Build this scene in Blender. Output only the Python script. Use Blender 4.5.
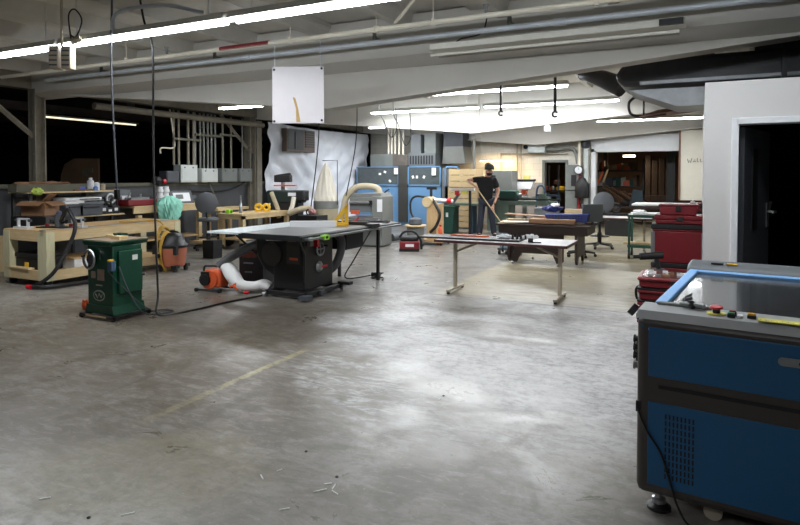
import bpy, bmesh, math, random
from mathutils import Vector, Matrix
random.seed(7)
for o in list(bpy.data.objects): bpy.data.objects.remove(o)
scn = bpy.context.scene
COL = scn.collection
PI = math.pi

# ------------------------------------------------------------------ camera
EYE = 1.6
cam_d = bpy.data.cameras.new('camera'); cam = bpy.data.objects.new('camera', cam_d); COL.objects.link(cam)
cam.location = (0, 0, EYE)
cam.rotation_euler = (math.radians(90 - 1.5), 0, math.radians(26.565))
cam_d.sensor_width = 36; cam_d.lens = 27.0; cam_d.shift_y = -0.0885
cam_d.clip_start = 0.05; cam_d.clip_end = 100
scn.camera = cam

# ------------------------------------------------------------------ world, exposure, lamps
w = bpy.data.worlds.new('world'); scn.world = w; w.use_nodes = True
w.node_tree.nodes['Background'].inputs[0].default_value = (0.80, 0.88, 1.0, 1)
w.node_tree.nodes['Background'].inputs[1].default_value = 0.09
scn.view_settings.view_transform = 'Standard'; scn.view_settings.look = 'None'
scn.view_settings.exposure = 0.46; scn.view_settings.gamma = 1.0; scn.view_settings.use_curve_mapping = False
LAMP_W = 36.0          # watts of each pair of tubes
TUBE_E = 32.0

# ------------------------------------------------------------------ helpers
def ad(px, d):
    """ground position at sight line px and distance d from the camera plane"""
    t = (px - 400) / 600 * d
    return (-0.44721 * d + 0.89443 * t, 0.89443 * d + 0.44721 * t)
def lin(c):
    c = c / 255.0
    return c / 12.92 if c <= 0.04045 else ((c + 0.055) / 1.055) ** 2.4
_m = {}
def mat(name, rgb, rough=0.55, metal=0.0, var=0.12, scale=6.0, bump=0.0, stretch=None, spec=0.5, coat=0.0, rvar=0.0, alpha=None):
    if name in _m: return _m[name]
    m = bpy.data.materials.new(name); m.use_nodes = True; nt = m.node_tree; N = nt.nodes; L = nt.links
    b = N['Principled BSDF']
    b.inputs['Roughness'].default_value = rough; b.inputs['Metallic'].default_value = metal
    b.inputs['Specular IOR Level'].default_value = spec; b.inputs['Coat Weight'].default_value = coat
    base = [lin(v) for v in rgb]
    tc = N.new('ShaderNodeTexCoord'); mp = N.new('ShaderNodeMapping'); L.new(tc.outputs['Object'], mp.inputs[0])
    if stretch: mp.inputs['Scale'].default_value = stretch
    nz = N.new('ShaderNodeTexNoise'); nz.inputs['Scale'].default_value = scale; nz.inputs['Detail'].default_value = 6
    nz.inputs['Roughness'].default_value = 0.65
    L.new(mp.outputs[0], nz.inputs['Vector'])
    mx = N.new('ShaderNodeMix'); mx.data_type = 'RGBA'
    mx.inputs[6].default_value = [v * (1 - 2 * var) for v in base] + [1]
    mx.inputs[7].default_value = [min(1, v * (1 + 2 * var)) for v in base] + [1]
    L.new(nz.outputs['Fac'], mx.inputs[0]); L.new(mx.outputs[2], b.inputs['Base Color'])
    if rvar:
        mr = N.new('ShaderNodeMapRange'); mr.inputs[3].default_value = max(0.02, rough - rvar); mr.inputs[4].default_value = rough + rvar
        L.new(nz.outputs['Fac'], mr.inputs[0]); L.new(mr.outputs[0], b.inputs['Roughness'])
    if bump:
        bp = N.new('ShaderNodeBump'); bp.inputs['Strength'].default_value = bump; bp.inputs['Distance'].default_value = 0.02
        L.new(nz.outputs['Fac'], bp.inputs['Height']); L.new(bp.outputs[0], b.inputs['Normal'])
    _m[name] = m
    return m
def emit(name, rgb, s):
    if name in _m: return _m[name]
    m = bpy.data.materials.new(name); m.use_nodes = True; nt = m.node_tree
    b = nt.nodes['Principled BSDF']; b.inputs['Base Color'].default_value = (0.9, 0.9, 0.9, 1)
    b.inputs['Emission Color'].default_value = [lin(v) for v in rgb] + [1]; b.inputs['Emission Strength'].default_value = s
    _m[name] = m; return m

class MB:
    def __init__(s): s.b = bmesh.new()
    def _add(s, verts, faces, M=None):
        vs = [s.b.verts.new((M @ Vector(v)) if M else Vector(v)) for v in verts]
        for f in faces:
            try: s.b.faces.new([vs[i] for i in f])
            except ValueError: pass
        return s
    def box(s, x0, x1, y0, y1, z0, z1, M=None):
        v = [(x, y, z) for x in (x0, x1) for y in (y0, y1) for z in (z0, z1)]
        return s._add(v, [(0, 1, 3, 2), (4, 6, 7, 5), (0, 4, 5, 1), (2, 3, 7, 6), (0, 2, 6, 4), (1, 5, 7, 3)], M)
    def cbox(s, c, sz, rot=(0, 0, 0)):
        from mathutils import Euler
        M = Matrix.Translation(c) @ Euler(rot).to_matrix().to_4x4()
        return s.box(-sz[0] / 2, sz[0] / 2, -sz[1] / 2, sz[1] / 2, -sz[2] / 2, sz[2] / 2, M)
    def cyl(s, a, b, r, r2=None, n=16, caps=True):
        return s.tube([a, b], r, n, r2, caps)
    def tube(s, pts, r, n=8, r2=None, caps=True):
        P = [Vector(p) for p in pts]; k = len(P)
        if k < 2: return s
        up = None; rings = []
        for i in range(k):
            t = (P[min(i + 1, k - 1)] - P[max(i - 1, 0)]).normalized()
            if up is None:
                a = Vector((0, 0, 1)) if abs(t.z) < 0.9 else Vector((1, 0, 0))
                up = (a - t * a.dot(t)).normalized()
            else:
                up = up - t * up.dot(t)
                up = up.normalized() if up.length > 1e-6 else t.orthogonal().normalized()
            sd = t.cross(up)
            if callable(r): rr = r(i / (k - 1))
            elif r2 is None: rr = r
            else: rr = r + (r2 - r) * i / (k - 1)
            rings.append([P[i] + up * math.cos(2 * PI * j / n) * rr + sd * math.sin(2 * PI * j / n) * rr for j in range(n)])
        v = [p for g in rings for p in g]; f = []
        for i in range(k - 1):
            for j in range(n):
                f.append((i * n + j, i * n + (j + 1) % n, (i + 1) * n + (j + 1) % n, (i + 1) * n + j))
        if caps:
            f.append(tuple(range(n - 1, -1, -1))); f.append(tuple((k - 1) * n + j for j in range(n)))
        return s._add(v, f)
    def lathe(s, prof, c=(0, 0, 0), n=24, sx=1, sy=1, M=None):
        v = []; f = []; k = len(prof)
        for r, z in prof:
            for j in range(n):
                a = 2 * PI * j / n
                v.append((c[0] + max(r, 1e-4) * math.cos(a) * sx, c[1] + max(r, 1e-4) * math.sin(a) * sy, c[2] + z))
        for i in range(k - 1):
            for j in range(n):
                f.append((i * n + j, i * n + (j + 1) % n, (i + 1) * n + (j + 1) % n, (i + 1) * n + j))
        f.append(tuple(range(n - 1, -1, -1))); f.append(tuple((k - 1) * n + j for j in range(n)))
        return s._add(v, f, M)
    def prism(s, pts, a, b, axis='y'):
        """outline pts extruded from a to b along axis"""
        def mk(p, t):
            return {'x': (t, p[0], p[1]), 'y': (p[0], t, p[1]), 'z': (p[0], p[1], t)}[axis]
        n = len(pts)
        v = [mk(p, a) for p in pts] + [mk(p, b) for p in pts]
        f = [tuple(range(n)), tuple(range(2 * n - 1, n - 1, -1))] + [(i, i + n, (i + 1) % n + n, (i + 1) % n) for i in range(n)]
        return s._add(v, f)
    def torus(s, c, R, r, axis='z', n=24, m=8, a0=0, a1=2 * PI):
        full = abs(a1 - a0 - 2 * PI) < 1e-6; pts = []
        K = n if full else n + 1
        v = []; f = []
        for i in range(K):
            a = a0 + (a1 - a0) * i / n
            for j in range(m):
                q = 2 * PI * j / m; rr = R + r * math.cos(q); h = r * math.sin(q)
                p = {'z': (rr * math.cos(a), rr * math.sin(a), h), 'y': (rr * math.cos(a), h, rr * math.sin(a)), 'x': (h, rr * math.cos(a), rr * math.sin(a))}[axis]
                v.append((c[0] + p[0], c[1] + p[1], c[2] + p[2]))
        for i in range(n):
            i2 = (i + 1) % K
            for j in range(m): f.append((i * m + j, i2 * m + j, i2 * m + (j + 1) % m, i * m + (j + 1) % m))
        return s._add(v, f)
    def grid(s, fn, nu, nv, thick=0.0):
        v = [fn(i / nu, j / nv) for i in range(nu + 1) for j in range(nv + 1)]
        f = [(i * (nv + 1) + j, (i + 1) * (nv + 1) + j, (i + 1) * (nv + 1) + j + 1, i * (nv + 1) + j + 1) for i in range(nu) for j in range(nv)]
        return s._add(v, f)
    def build(s, name, m, parent=None, loc=None, rz=0, bevel=0, solid=0, rot=None, ang=35, sub=0):
        bmesh.ops.recalc_face_normals(s.b, faces=s.b.faces)
        me = bpy.data.meshes.new(name); s.b.to_mesh(me); s.b.free()
        for p in me.polygons: p.use_smooth = True
        me.set_sharp_from_angle(angle=math.radians(ang))
        me.materials.append(m)
        o = bpy.data.objects.new(name, me); COL.objects.link(o)
        if parent: o.parent = parent
        if loc: o.location = tuple(loc) if len(loc) == 3 else (loc[0], loc[1], 0)
        if rz: o.rotation_euler = (0, 0, rz)
        if rot: o.rotation_euler = rot
        if solid:
            q = o.modifiers.new('solid', 'SOLIDIFY'); q.thickness = solid; q.offset = 0
        if sub:
            q = o.modifiers.new('sub', 'SUBSURF'); q.levels = sub; q.render_levels = sub
        if bevel:
            q = o.modifiers.new('bevel', 'BEVEL'); q.width = bevel; q.segments = 2; q.limit_method = 'ANGLE'; q.angle_limit = math.radians(40)
        return o
def tag(o, label, cat, group=None, kind=None):
    o['label'] = label; o['category'] = cat
    if group: o['group'] = group
    if kind: o['kind'] = kind
    return o
def struct(o): o['kind'] = 'structure'; return o
def thing(name, label, cat, loc=(0, 0, 0), rz=0, group=None):
    o = bpy.data.objects.new(name, None); COL.objects.link(o); o.empty_display_size = 0.1
    if len(loc) == 2: loc = (loc[0], loc[1], 0)
    o.location = loc; o.rotation_euler = (0, 0, rz)
    return tag(o, label, cat, group)
def kids(o): return [c for c in list(COL.objects) if c.parent == o]
def dup(root, loc, rz, label, group=None):
    r = root.copy(); COL.objects.link(r); r.location = loc if len(loc) == 3 else (loc[0], loc[1], 0); r.rotation_euler = (0, 0, rz)
    r['label'] = label
    if group: r['group'] = group
    for ch in kids(root):
        c = ch.copy(); COL.objects.link(c); c.parent = r
        for g in kids(ch):
            d = g.copy(); COL.objects.link(d); d.parent = c
    return r
def arc(p, q, h, n=10):
    """points from p to q sagging (h<0) or rising (h>0)"""
    p = Vector(p); q = Vector(q)
    return [p.lerp(q, i / n) + Vector((0, 0, 4 * h * (i / n) * (1 - i / n))) for i in range(n + 1)]
def spl(pts, n=6):
    """smooth curve through points"""
    P = [Vector(p) for p in pts]; out = []
    for i in range(len(P) - 1):
        a = P[max(i - 1, 0)]; b = P[i]; c = P[i + 1]; d = P[min(i + 2, len(P) - 1)]
        for k in range(n):
            t = k / n
            out.append(0.5 * ((2 * b) + (c - a) * t + (2 * a - 5 * b + 4 * c - d) * t * t + (3 * b - a - 3 * c + d) * t ** 3))
    out.append(P[-1]); return out

# ------------------------------------------------------------------ materials
M_beam = mat('painted girder off white', (198, 194, 185), 0.6, var=0.05, scale=1.5)
M_deck = mat('painted roof deck', (196, 192, 182), 0.75, var=0.16, scale=1.6)
M_white = mat('white wall paint', (208, 206, 204), 0.6, var=0.03, scale=1.5)
M_trimw = mat('white trim paint', (226, 228, 230), 0.45, var=0.03)
M_conduit = mat('galvanised conduit', (196, 202, 208), 0.4, 0.25, var=0.1)
M_pipe = mat('cream sprinkler pipe', (226, 218, 200), 0.45, var=0.08)
M_redpaint = mat('red paint', (120, 18, 26), 0.45, var=0.12)
M_black = mat('black rubber', (16, 16, 17), 0.55, var=0.15)
M_blackp = mat('black painted steel', (26, 26, 28), 0.42, var=0.15)
M_dark = mat('dark charcoal steel', (62, 57, 53), 0.42, var=0.05, scale=3)
M_steel = mat('bare steel', (165, 168, 170), 0.3, 0.9, var=0.1)
M_castiron = mat('cast iron table', (140, 140, 140), 0.35, 0.6, var=0.12)
M_greyp = mat('grey painted steel', (116, 118, 114), 0.5, var=0.06)
M_dgrey = mat('dark grey plastic', (70, 74, 80), 0.5, var=0.08)
M_mgrey = mat('mid grey panel', (98, 103, 106), 0.5, var=0.08)
M_blue = mat('blue painted panel', (22, 86, 130), 0.45, var=0.03)
M_lblue = mat('light blue painted frame', (122, 176, 230), 0.4, var=0.04)
M_bblue = mat('booth blue paint', (100, 142, 182), 0.5, var=0.08, scale=3)
M_green = mat('machine green paint', (14, 66, 48), 0.35, var=0.10, scale=3)
M_dgreen = mat('dark green plastic', (22, 70, 58), 0.5, var=0.1)
M_pgreen = mat('pale green machine paint', (96, 114, 102), 0.5, var=0.15)
M_red = mat('tool box red', (116, 18, 27), 0.42, var=0.1)
M_orange = mat('orange plastic', (206, 88, 46), 0.45, var=0.1)
M_vorange = mat('vacuum orange', (162, 92, 66), 0.5, var=0.1)
M_yellow = mat('yellow plastic', (226, 178, 40), 0.45, var=0.08)
M_hoseY = mat('yellow air hose', (190, 150, 58), 0.5, var=0.15)
M_lime = mat('lime tape', (150, 224, 40), 0.5)
M_pine = mat('pine lumber', (198, 174, 132), 0.6, var=0.16, scale=5, stretch=(1, 8, 8))
M_pineY = mat('pine lumber along y', (202, 178, 134), 0.6, var=0.16, scale=5, stretch=(8, 1, 8))
M_ply = mat('plywood top', (196, 164, 118), 0.55, var=0.14, scale=3, stretch=(6, 1, 1))
M_treat = mat('treated lumber', (192, 186, 152), 0.6, var=0.14, scale=5, stretch=(8, 8, 1))
M_card = mat('cardboard', (132, 98, 70), 0.7, var=0.08)
M_brown = mat('dark brown laminate', (46, 30, 26), 0.4, var=0.15, scale=5)
M_maroon = mat('maroon edge band', (70, 34, 34), 0.45)
M_topw = mat('pale laminate top', (200, 196, 196), 0.3, var=0.05)
M_beige = mat('beige powder coat', (170, 160, 142), 0.4, var=0.05)
M_bag = mat('cotton dust bag', (218, 212, 198), 0.9, var=0.06, bump=0.2)
M_bagw = mat('white cloth bag', (225, 225, 224), 0.85, var=0.05, bump=0.2)
M_hose = mat('grey flex hose', (92, 92, 94), 0.5, var=0.2, scale=30, stretch=(1, 1, 1))
M_hoseB = mat('tan flex hose', (176, 164, 138), 0.6, var=0.12)
M_teal = mat('teal cloth', (140, 204, 184), 0.9, var=0.08, bump=0.3)
M_skin = mat('skin', (196, 146, 122), 0.5, var=0.05)
M_shirt = mat('black cotton shirt', (24, 24, 27), 0.85, var=0.1)
M_jeans = mat('dark denim', (38, 42, 54), 0.85, var=0.15)
M_cap = mat('grey wool cap', (66, 70, 66), 0.9, var=0.15)
M_hair = mat('dark beard', (40, 28, 22), 0.9)
M_plast = mat('white plastic', (225, 226, 228), 0.4, var=0.03)
M_paper = mat('white paper', (235, 236, 232), 0.7, var=0.02)
M_boxgrey = mat('light grey panel box', (190, 196, 194), 0.5, var=0.08)
M_boxg2 = mat('dull grey panel box', (112, 117, 114), 0.55, var=0.12)
M_wall_low = mat('dark grey painted block', (70, 72, 75), 0.6, var=0.22, scale=2.5)
M_ledge = mat('dusty ledge', (96, 94, 80), 0.75, var=0.15)
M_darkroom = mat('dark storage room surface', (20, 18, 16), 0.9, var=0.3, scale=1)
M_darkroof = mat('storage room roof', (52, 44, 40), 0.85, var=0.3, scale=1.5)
M_brownwall = mat('brown board wall', (108, 84, 62), 0.8, var=0.25, scale=2)
M_colp = mat('dusty cream column', (128, 122, 108), 0.7, var=0.25, scale=5)
M_duct = mat('dark sealed duct', (58, 58, 60), 0.36, 0.3, var=0.3, scale=3, bump=0.4)
M_ductl = mat('duct foil', (130, 132, 134), 0.35, 0.6, var=0.2)
M_rust = mat('rusty tray', (108, 76, 60), 0.7, var=0.25)

M_sheet = mat('weathered sheet', (196, 192, 178), 0.6, var=0.05)
M_stripe = mat('caution yellow', (222, 214, 96), 0.5)
M_btnr = mat('red push button', (200, 26, 40), 0.35)
M_btng = mat('green push button', (10, 120, 70), 0.35)
M_btno = mat('orange push button', (240, 170, 40), 0.35)
M_cloth = mat('white rag', (240, 240, 242), 0.9, bump=0.3)
M_blueit = mat('blue plastic crate', (30, 42, 100), 0.45, var=0.12)
M_fluo = mat('lamp housing white', (200, 198, 190), 0.5)
M_tube = emit('fluorescent tube', (238, 246, 255), TUBE_E)
M_tubeoff = mat('unlit tube', (190, 186, 174), 0.35)
M_chairg = mat('grey upholstery', (92, 94, 98), 0.75, var=0.05)
M_glass = mat('smoked acrylic lid', (58, 60, 62), 0.2, var=0.4, scale=5, spec=0.8, coat=0.3)
M_win = mat('booth window', (78, 86, 88), .25, var=.2)
M_deckg = mat('deck grey', (156, 158, 158), .45, var=.05)

def floor_mat():
    m = bpy.data.materials.new('polished concrete'); m.use_nodes = True; nt = m.node_tree; N = nt.nodes; L = nt.links
    b = N['Principled BSDF']
    geo = N.new('ShaderNodeTexCoord'); sep = N.new('ShaderNodeSeparateXYZ'); L.new(geo.outputs['Object'], sep.inputs[0])
    def noise(scale, detail=6, rough=0.6, st=None, off=(0, 0, 0), dist=0.0):
        mp = N.new('ShaderNodeMapping'); mp.inputs['Location'].default_value = off
        if st: mp.inputs['Scale'].default_value = st
        L.new(geo.outputs['Object'], mp.inputs[0])
        n = N.new('ShaderNodeTexNoise'); n.inputs['Scale'].default_value = scale; n.inputs['Detail'].default_value = detail
        n.inputs['Roughness'].default_value = rough; n.inputs['Distortion'].default_value = dist
        L.new(mp.outputs[0], n.inputs['Vector']); return n.outputs['Fac']
    def math_(op, a, b_=None, c=None, clamp=False):
        q = N.new('ShaderNodeMath'); q.operation = op; q.use_clamp = clamp
        for i, v in enumerate((a, b_, c)):
            if v is None: continue
            if isinstance(v, (int, float)): q.inputs[i].default_value = v
            else: L.new(v, q.inputs[i])
        return q.outputs[0]
    def ramp(v, lo, hi, a=0.0, bb=1.0):
        q = N.new('ShaderNodeMapRange'); q.interpolation_type = 'SMOOTHSTEP'
        q.inputs[1].default_value = lo; q.inputs[2].default_value = hi; q.inputs[3].default_value = a; q.inputs[4].default_value = bb
        L.new(v, q.inputs[0]); return q.outputs[0]
    def mix(f, a, c):
        q = N.new('ShaderNodeMix'); q.data_type = 'RGBA'
        L.new(f, q.inputs[0])
        for i, v in ((6, a), (7, c)):
            if isinstance(v, tuple): q.inputs[i].default_value = [lin(x) for x in v] + [1]
            else: L.new(v, q.inputs[i])
        return q.outputs[2]
    X, Y = sep.outputs[0], sep.outputs[1]
    def ell(cx, cy, rx, ry, ang=0.0, wob=0.5, ns=1.3, soft=0.35, off=(0, 0, 0)):
        ca, sa = math.cos(ang), math.sin(ang)
        dx = math_('SUBTRACT', X, cx); dy = math_('SUBTRACT', Y, cy)
        u = math_('ADD', math_('MULTIPLY', dx, ca / rx), math_('MULTIPLY', dy, sa / rx))
        v = math_('ADD', math_('MULTIPLY', dx, -sa / ry), math_('MULTIPLY', dy, ca / ry))
        r = math_('SQRT', math_('ADD', math_('MULTIPLY', u, u), math_('MULTIPLY', v, v)))
        r = math_('ADD', r, math_('MULTIPLY', math_('SUBTRACT', noise(ns, 8, 0.6, off=off), 0.5), wob * 3))
        return ramp(r, 1 - soft, 1 + soft, 1, 0)
    big = noise(0.55, 5, 0.55, dist=0.6); med = noise(2.2, 8, 0.68, dist=0.8); fine = noise(14, 8, 0.75)
    streak = noise(3.0, 8, 0.7, st=(1, 3.2, 1), off=(3, 1, 0), dist=1.2)
    scuff = noise(5.5, 10, 0.78, st=(1.0, 2.6, 1), off=(8, 3, 0), dist=0.8); scuff2 = noise(1.3, 7, 0.62, st=(1, 1.8, 1), off=(12, 3, 0), dist=1.0)
    col = mix(ramp(big, 0.38, 0.62), (112, 106, 97), (137, 133, 126))
    col = mix(math_('MULTIPLY', ramp(med, 0.44, 0.60), 0.60), col, (92, 87, 79))
    # browner, dirtier slab to the left
    left = ell(-4.9, 3.4, 2.6, 2.6, 0.2, 0.35, 0.8, 0.4)
    col = mix(math_('MULTIPLY', ramp(scuff2, 0.47, 0.60), 0.45), col, (150, 147, 143))
    col = mix(math_('MULTIPLY', ramp(scuff, 0.50, 0.62), 0.55), col, (92, 85, 75))
    col = mix(math_('MULTIPLY', ramp(scuff, 0.36, 0.46, 1, 0), 0.50), col, (154, 151, 146))
    leftm = math_('MULTIPLY', left, ramp(scuff, 0.40, 0.56, 0.35, 1.0))
    col = mix(math_('MULTIPLY', leftm, 0.85), col, (84, 73, 58))
    left2 = ell(-4.4, 5.3, 2.4, 0.75, 0.05, 0.5, 1.2, 0.3, off=(6, 2, 0))
    col = mix(math_('MULTIPLY', math_('MULTIPLY', left2, ramp(scuff, 0.38, 0.55, 0.4, 1.0)), 0.75), col, (74, 67, 58))
    ygr = ell(-2.7, 2.25, 0.75, 0.45, 0.6, 0.5, 1.6, 0.4, off=(2, 7, 0))
    col = mix(math_('MULTIPLY', ygr, 0.4), col, (134, 126, 98))
    # white dust scuffed over the middle
    d1 = ell(-1.45, 5.25, 2.1, 1.05, -0.38, 0.50, 1.5, 0.16)
    d2 = ell(-2.3, 3.95, 1.05, 0.40, -0.45, 0.7, 2.6, 0.3, off=(1, 4, 0))
    d3 = ell(-0.9, 5.3, 0.9, 1.6, 0.3, 0.5, 1.9, 0.35, off=(9, 4, 0))
    dust = math_('MAXIMUM', math_('MAXIMUM', d1, math_('MULTIPLY', d3, 0.7)), math_('MULTIPLY', d2, math_('MULTIPLY', ramp(streak, 0.45, 0.6), 0.9)))
    dust = math_('MULTIPLY', dust, ramp(scuff, 0.60, 0.44, 0.50, 1.0))
    dust_gap = ell(-1.75, 5.95, 0.80, 0.38, -0.1, 0.22, 1.6, 0.10, off=(4, 4, 0))  # weakens the dust mask inside one ellipse
    dust = math_('MULTIPLY', dust, math_('SUBTRACT', 1.0, math_('MULTIPLY', dust_gap, 0.75)))
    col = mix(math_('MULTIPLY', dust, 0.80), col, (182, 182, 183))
    # white flecks
    fl = ramp(noise(34, 5, 0.85, off=(5, 5, 0)), 0.60, 0.68)
    col = mix(math_('MULTIPLY', fl, 0.35), col, (205, 205, 205))
    col = mix(math_('MULTIPLY', ramp(fine, 0.46, 0.62), 0.42), col, (88, 84, 78))
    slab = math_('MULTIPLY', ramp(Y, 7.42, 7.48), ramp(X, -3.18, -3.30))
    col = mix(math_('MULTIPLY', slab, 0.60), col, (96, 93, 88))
    # paler beige slab beyond the joint
    wob = math_('MULTIPLY', math_('SUBTRACT', med, 0.5), 0.10)
    beige = math_('MULTIPLY', ramp(math_('ADD', X, wob), -3.27, -3.20), ramp(math_('ADD', Y, wob), 7.47, 7.52))
    plank = noise(2.0, 6, 0.6, st=(1, 7, 1), off=(2, 2, 0))
    bc = mix(ramp(plank, 0.35, 0.65), (124, 115, 92), (156, 147, 121))
    col = mix(math_('MULTIPLY', beige, 0.85), col, bc)
    # joints
    def line(v, c, wd):
        return ramp(math_('ABSOLUTE', math_('SUBTRACT', v, c)), wd * 0.5, wd, 1, 0)
    j = math_('MULTIPLY', line(Y, 7.44, 0.02), ramp(fine, 0.3, 0.5, 0.4, 1))
    j = math_('MAXIMUM', j, math_('MULTIPLY', line(Y, 13.4, 0.02), 0.8))
    j = math_('MAXIMUM', j, math_('MULTIPLY', line(X, -3.9, 0.012), 0.35))
    col = mix(j, col, (60, 58, 54))
    # worn yellow line
    yl = math_('MULTIPLY', line(X, -3.23, 0.045), math_('MULTIPLY', ramp(Y, 2.5, 2.9), ramp(Y, 4.45, 4.55, 1, 0)))
    yl = math_('MULTIPLY', yl, math_('MULTIPLY', ramp(noise(9, 6, 0.8), 0.38, 0.56), ramp(Y, 2.6, 4.1, 0.35, 1.0)))
    col = mix(math_('MULTIPLY', yl, 0.45), col, (196, 184, 120))
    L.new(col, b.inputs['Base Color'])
    r = math_('ADD', ramp(med, 0.3, 0.7, 0.26, 0.48), math_('MULTIPLY', dust, 0.10))
    L.new(r, b.inputs['Roughness'])
    b.inputs['Specular IOR Level'].default_value = 0.5
    bp = N.new('ShaderNodeBump'); bp.inputs['Strength'].default_value = 0.10; bp.inputs['Distance'].default_value = 0.01
    L.new(med, bp.inputs['Height']); L.new(bp.outputs[0], b.inputs['Normal'])
    return m
def block_mat(name, up, low, zsplit):
    m = bpy.data.materials.new(name); m.use_nodes = True; nt = m.node_tree; N = nt.nodes; L = nt.links
    b = N['Principled BSDF']; b.inputs['Roughness'].default_value = 0.65
    tc = N.new('ShaderNodeTexCoord'); sp = N.new('ShaderNodeSeparateXYZ'); L.new(tc.outputs['Object'], sp.inputs[0])
    cb = N.new('ShaderNodeCombineXYZ'); ad_ = N.new('ShaderNodeMath'); ad_.operation = 'ADD'
    L.new(sp.outputs[0], ad_.inputs[0]); L.new(sp.outputs[1], ad_.inputs[1]); L.new(ad_.outputs[0], cb.inputs[0]); L.new(sp.outputs[2], cb.inputs[1])
    br = N.new('ShaderNodeTexBrick'); br.inputs['Scale'].default_value = 1; br.inputs['Brick Width'].default_value = 0.4
    br.inputs['Row Height'].default_value = 0.2; br.inputs['Mortar Size'].default_value = 0.008
    br.inputs['Color1'].default_value = (1, 1, 1, 1); br.inputs['Color2'].default_value = (0.95, 0.95, 0.95, 1); br.inputs['Mortar'].default_value = (0.84, 0.84, 0.84, 1)
    L.new(cb.outputs[0], br.inputs['Vector'])
    st = N.new('ShaderNodeMath'); st.operation = 'GREATER_THAN'; st.inputs[1].default_value = zsplit; L.new(sp.outputs[2], st.inputs[0])
    mx = N.new('ShaderNodeMix'); mx.data_type = 'RGBA'; L.new(st.outputs[0], mx.inputs[0])
    mx.inputs[6].default_value = [lin(x) for x in low] + [1]; mx.inputs[7].default_value = [lin(x) for x in up] + [1]
    nz = N.new('ShaderNodeTexNoise'); nz.inputs['Scale'].default_value = 2.5; nz.inputs['Detail'].default_value = 6
    L.new(tc.outputs['Object'], nz.inputs['Vector'])
    mr = N.new('ShaderNodeMapRange'); mr.inputs[3].default_value = 0.8; mr.inputs[4].default_value = 1.15; L.new(nz.outputs['Fac'], mr.inputs[0])
    m1 = N.new('ShaderNodeMix'); m1.data_type = 'RGBA'; m1.blend_type = 'MULTIPLY'; m1.inputs[0].default_value = 1
    L.new(mx.outputs[2], m1.inputs[6]); L.new(br.outputs['Color'], m1.inputs[7])
    m2 = N.new('ShaderNodeMix'); m2.data_type = 'RGBA'; m2.blend_type = 'MULTIPLY'; m2.inputs[0].default_value = 1
    L.new(m1.outputs[2], m2.inputs[6]); L.new(mr.outputs[0], m2.inputs[7]); L.new(m2.outputs[2], b.inputs['Base Color'])
    return m

# ------------------------------------------------------------------ setting
CEIL = 3.62
XL, XR, YB = -10.8, 6.0, 19.2
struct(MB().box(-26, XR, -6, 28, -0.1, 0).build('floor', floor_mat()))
ceil = struct(MB().box(XL - 0.1, XR, -6, YB + 0.2, CEIL, CEIL + 0.12).build('ceiling', M_deck))
x = -10.6
while x < XR:
    MB().prism([(x - 0.09, CEIL), (x - 0.05, CEIL - 0.2), (x + 0.05, CEIL - 0.2), (x + 0.09, CEIL)], -6, YB).build('joist', M_deck, ceil)
    x += 1.22
# wide flat roof panels between joists every other bay
for x in (-9.4, -7.0, -4.5, -2.1, 0.4):
    MB().box(x - 0.35, x + 0.1, -6, YB, CEIL - 0.07, CEIL).build('roof_plank', M_deck, ceil)
# left side: low block wall with a ledge, open above to a dark storage room
wl = struct(MB().box(XL - 0.25, XL, -6, YB, 0, 1.38).build('wall_left', M_wall_low))
MB().box(XL - 0.3, XL + 0.05, -6, YB, 1.38, 1.45).build('ledge', M_ledge, wl)
struct(MB().box(XL - 0.25, XL, -6, YB, 3.17, CEIL).build('trim_1', M_colp))
# storage room beyond
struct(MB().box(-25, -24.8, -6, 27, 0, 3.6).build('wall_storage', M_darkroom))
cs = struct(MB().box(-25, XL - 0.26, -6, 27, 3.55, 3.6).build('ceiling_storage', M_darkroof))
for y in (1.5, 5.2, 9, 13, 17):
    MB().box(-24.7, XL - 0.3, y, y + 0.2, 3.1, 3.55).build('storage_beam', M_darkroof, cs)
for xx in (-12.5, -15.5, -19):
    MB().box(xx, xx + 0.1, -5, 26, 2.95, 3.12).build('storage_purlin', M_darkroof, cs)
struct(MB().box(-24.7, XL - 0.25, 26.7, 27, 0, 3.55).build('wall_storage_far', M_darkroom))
# brown wall panel seen through the opening
bp_ = thing('storage_partition', 'brown boarded partition standing in the dark room beyond the low wall', 'partition', (*ad(83, 15.5), 0), math.radians(26))
MB().prism([(-0.55, 0), (0.42, 0), (0.42, 2.05), (-0.2, 2.05), (-0.45, 1.9), (-0.55, 1.6)], -0.05, 0.05).build('panel', M_brownwall, bp_)
MB().box(0.02, 0.14, -0.07, -0.05, 1.6, 1.74).box(0.17, 0.29, -0.07, -0.05, 1.68, 1.8).build('notice', M_ledge, bp_)

# back wall with doorway and roller opening
M_back = block_mat('painted block wall', (224, 220, 208), (140, 138, 136), 1.38)
bw = MB()
D0, D1 = -4.45, -3.76          # doorway
G0, G1, GZ = -2.9, 2.6, 2.33  # roller opening
bw.box(XL, D0, YB, YB + 0.25, 0, CEIL).box(D0, D1, YB, YB + 0.25, 2.05, CEIL).box(D1, G0, YB, YB + 0.25, 0, CEIL)
bw.box(G0, G1, YB, YB + 0.25, GZ, CEIL).box(G1, XR, YB, YB + 0.25, 0, CEIL)
struct(bw.build('wall_back', M_back))
t = struct(MB().box(D0 - 0.06, D0 + 0.02, YB - 0.05, YB + 0.2, 0, 2.11).box(D1 - 0.02, D1 + 0.06, YB - 0.05, YB + 0.2, 0, 2.11).box(D0, D1, YB - 0.05, YB + 0.2, 2.03, 2.11).build('door_1', M_greyp))
d2 = struct(MB().box(G0 - 0.1, G0 + 0.04, YB - 0.1, YB + 0.25, 0, GZ + 0.1).box(G0 - 0.1, G1, YB - 0.1, YB - 0.02, GZ, GZ + 0.52).build('door_2', M_trimw))
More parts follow.
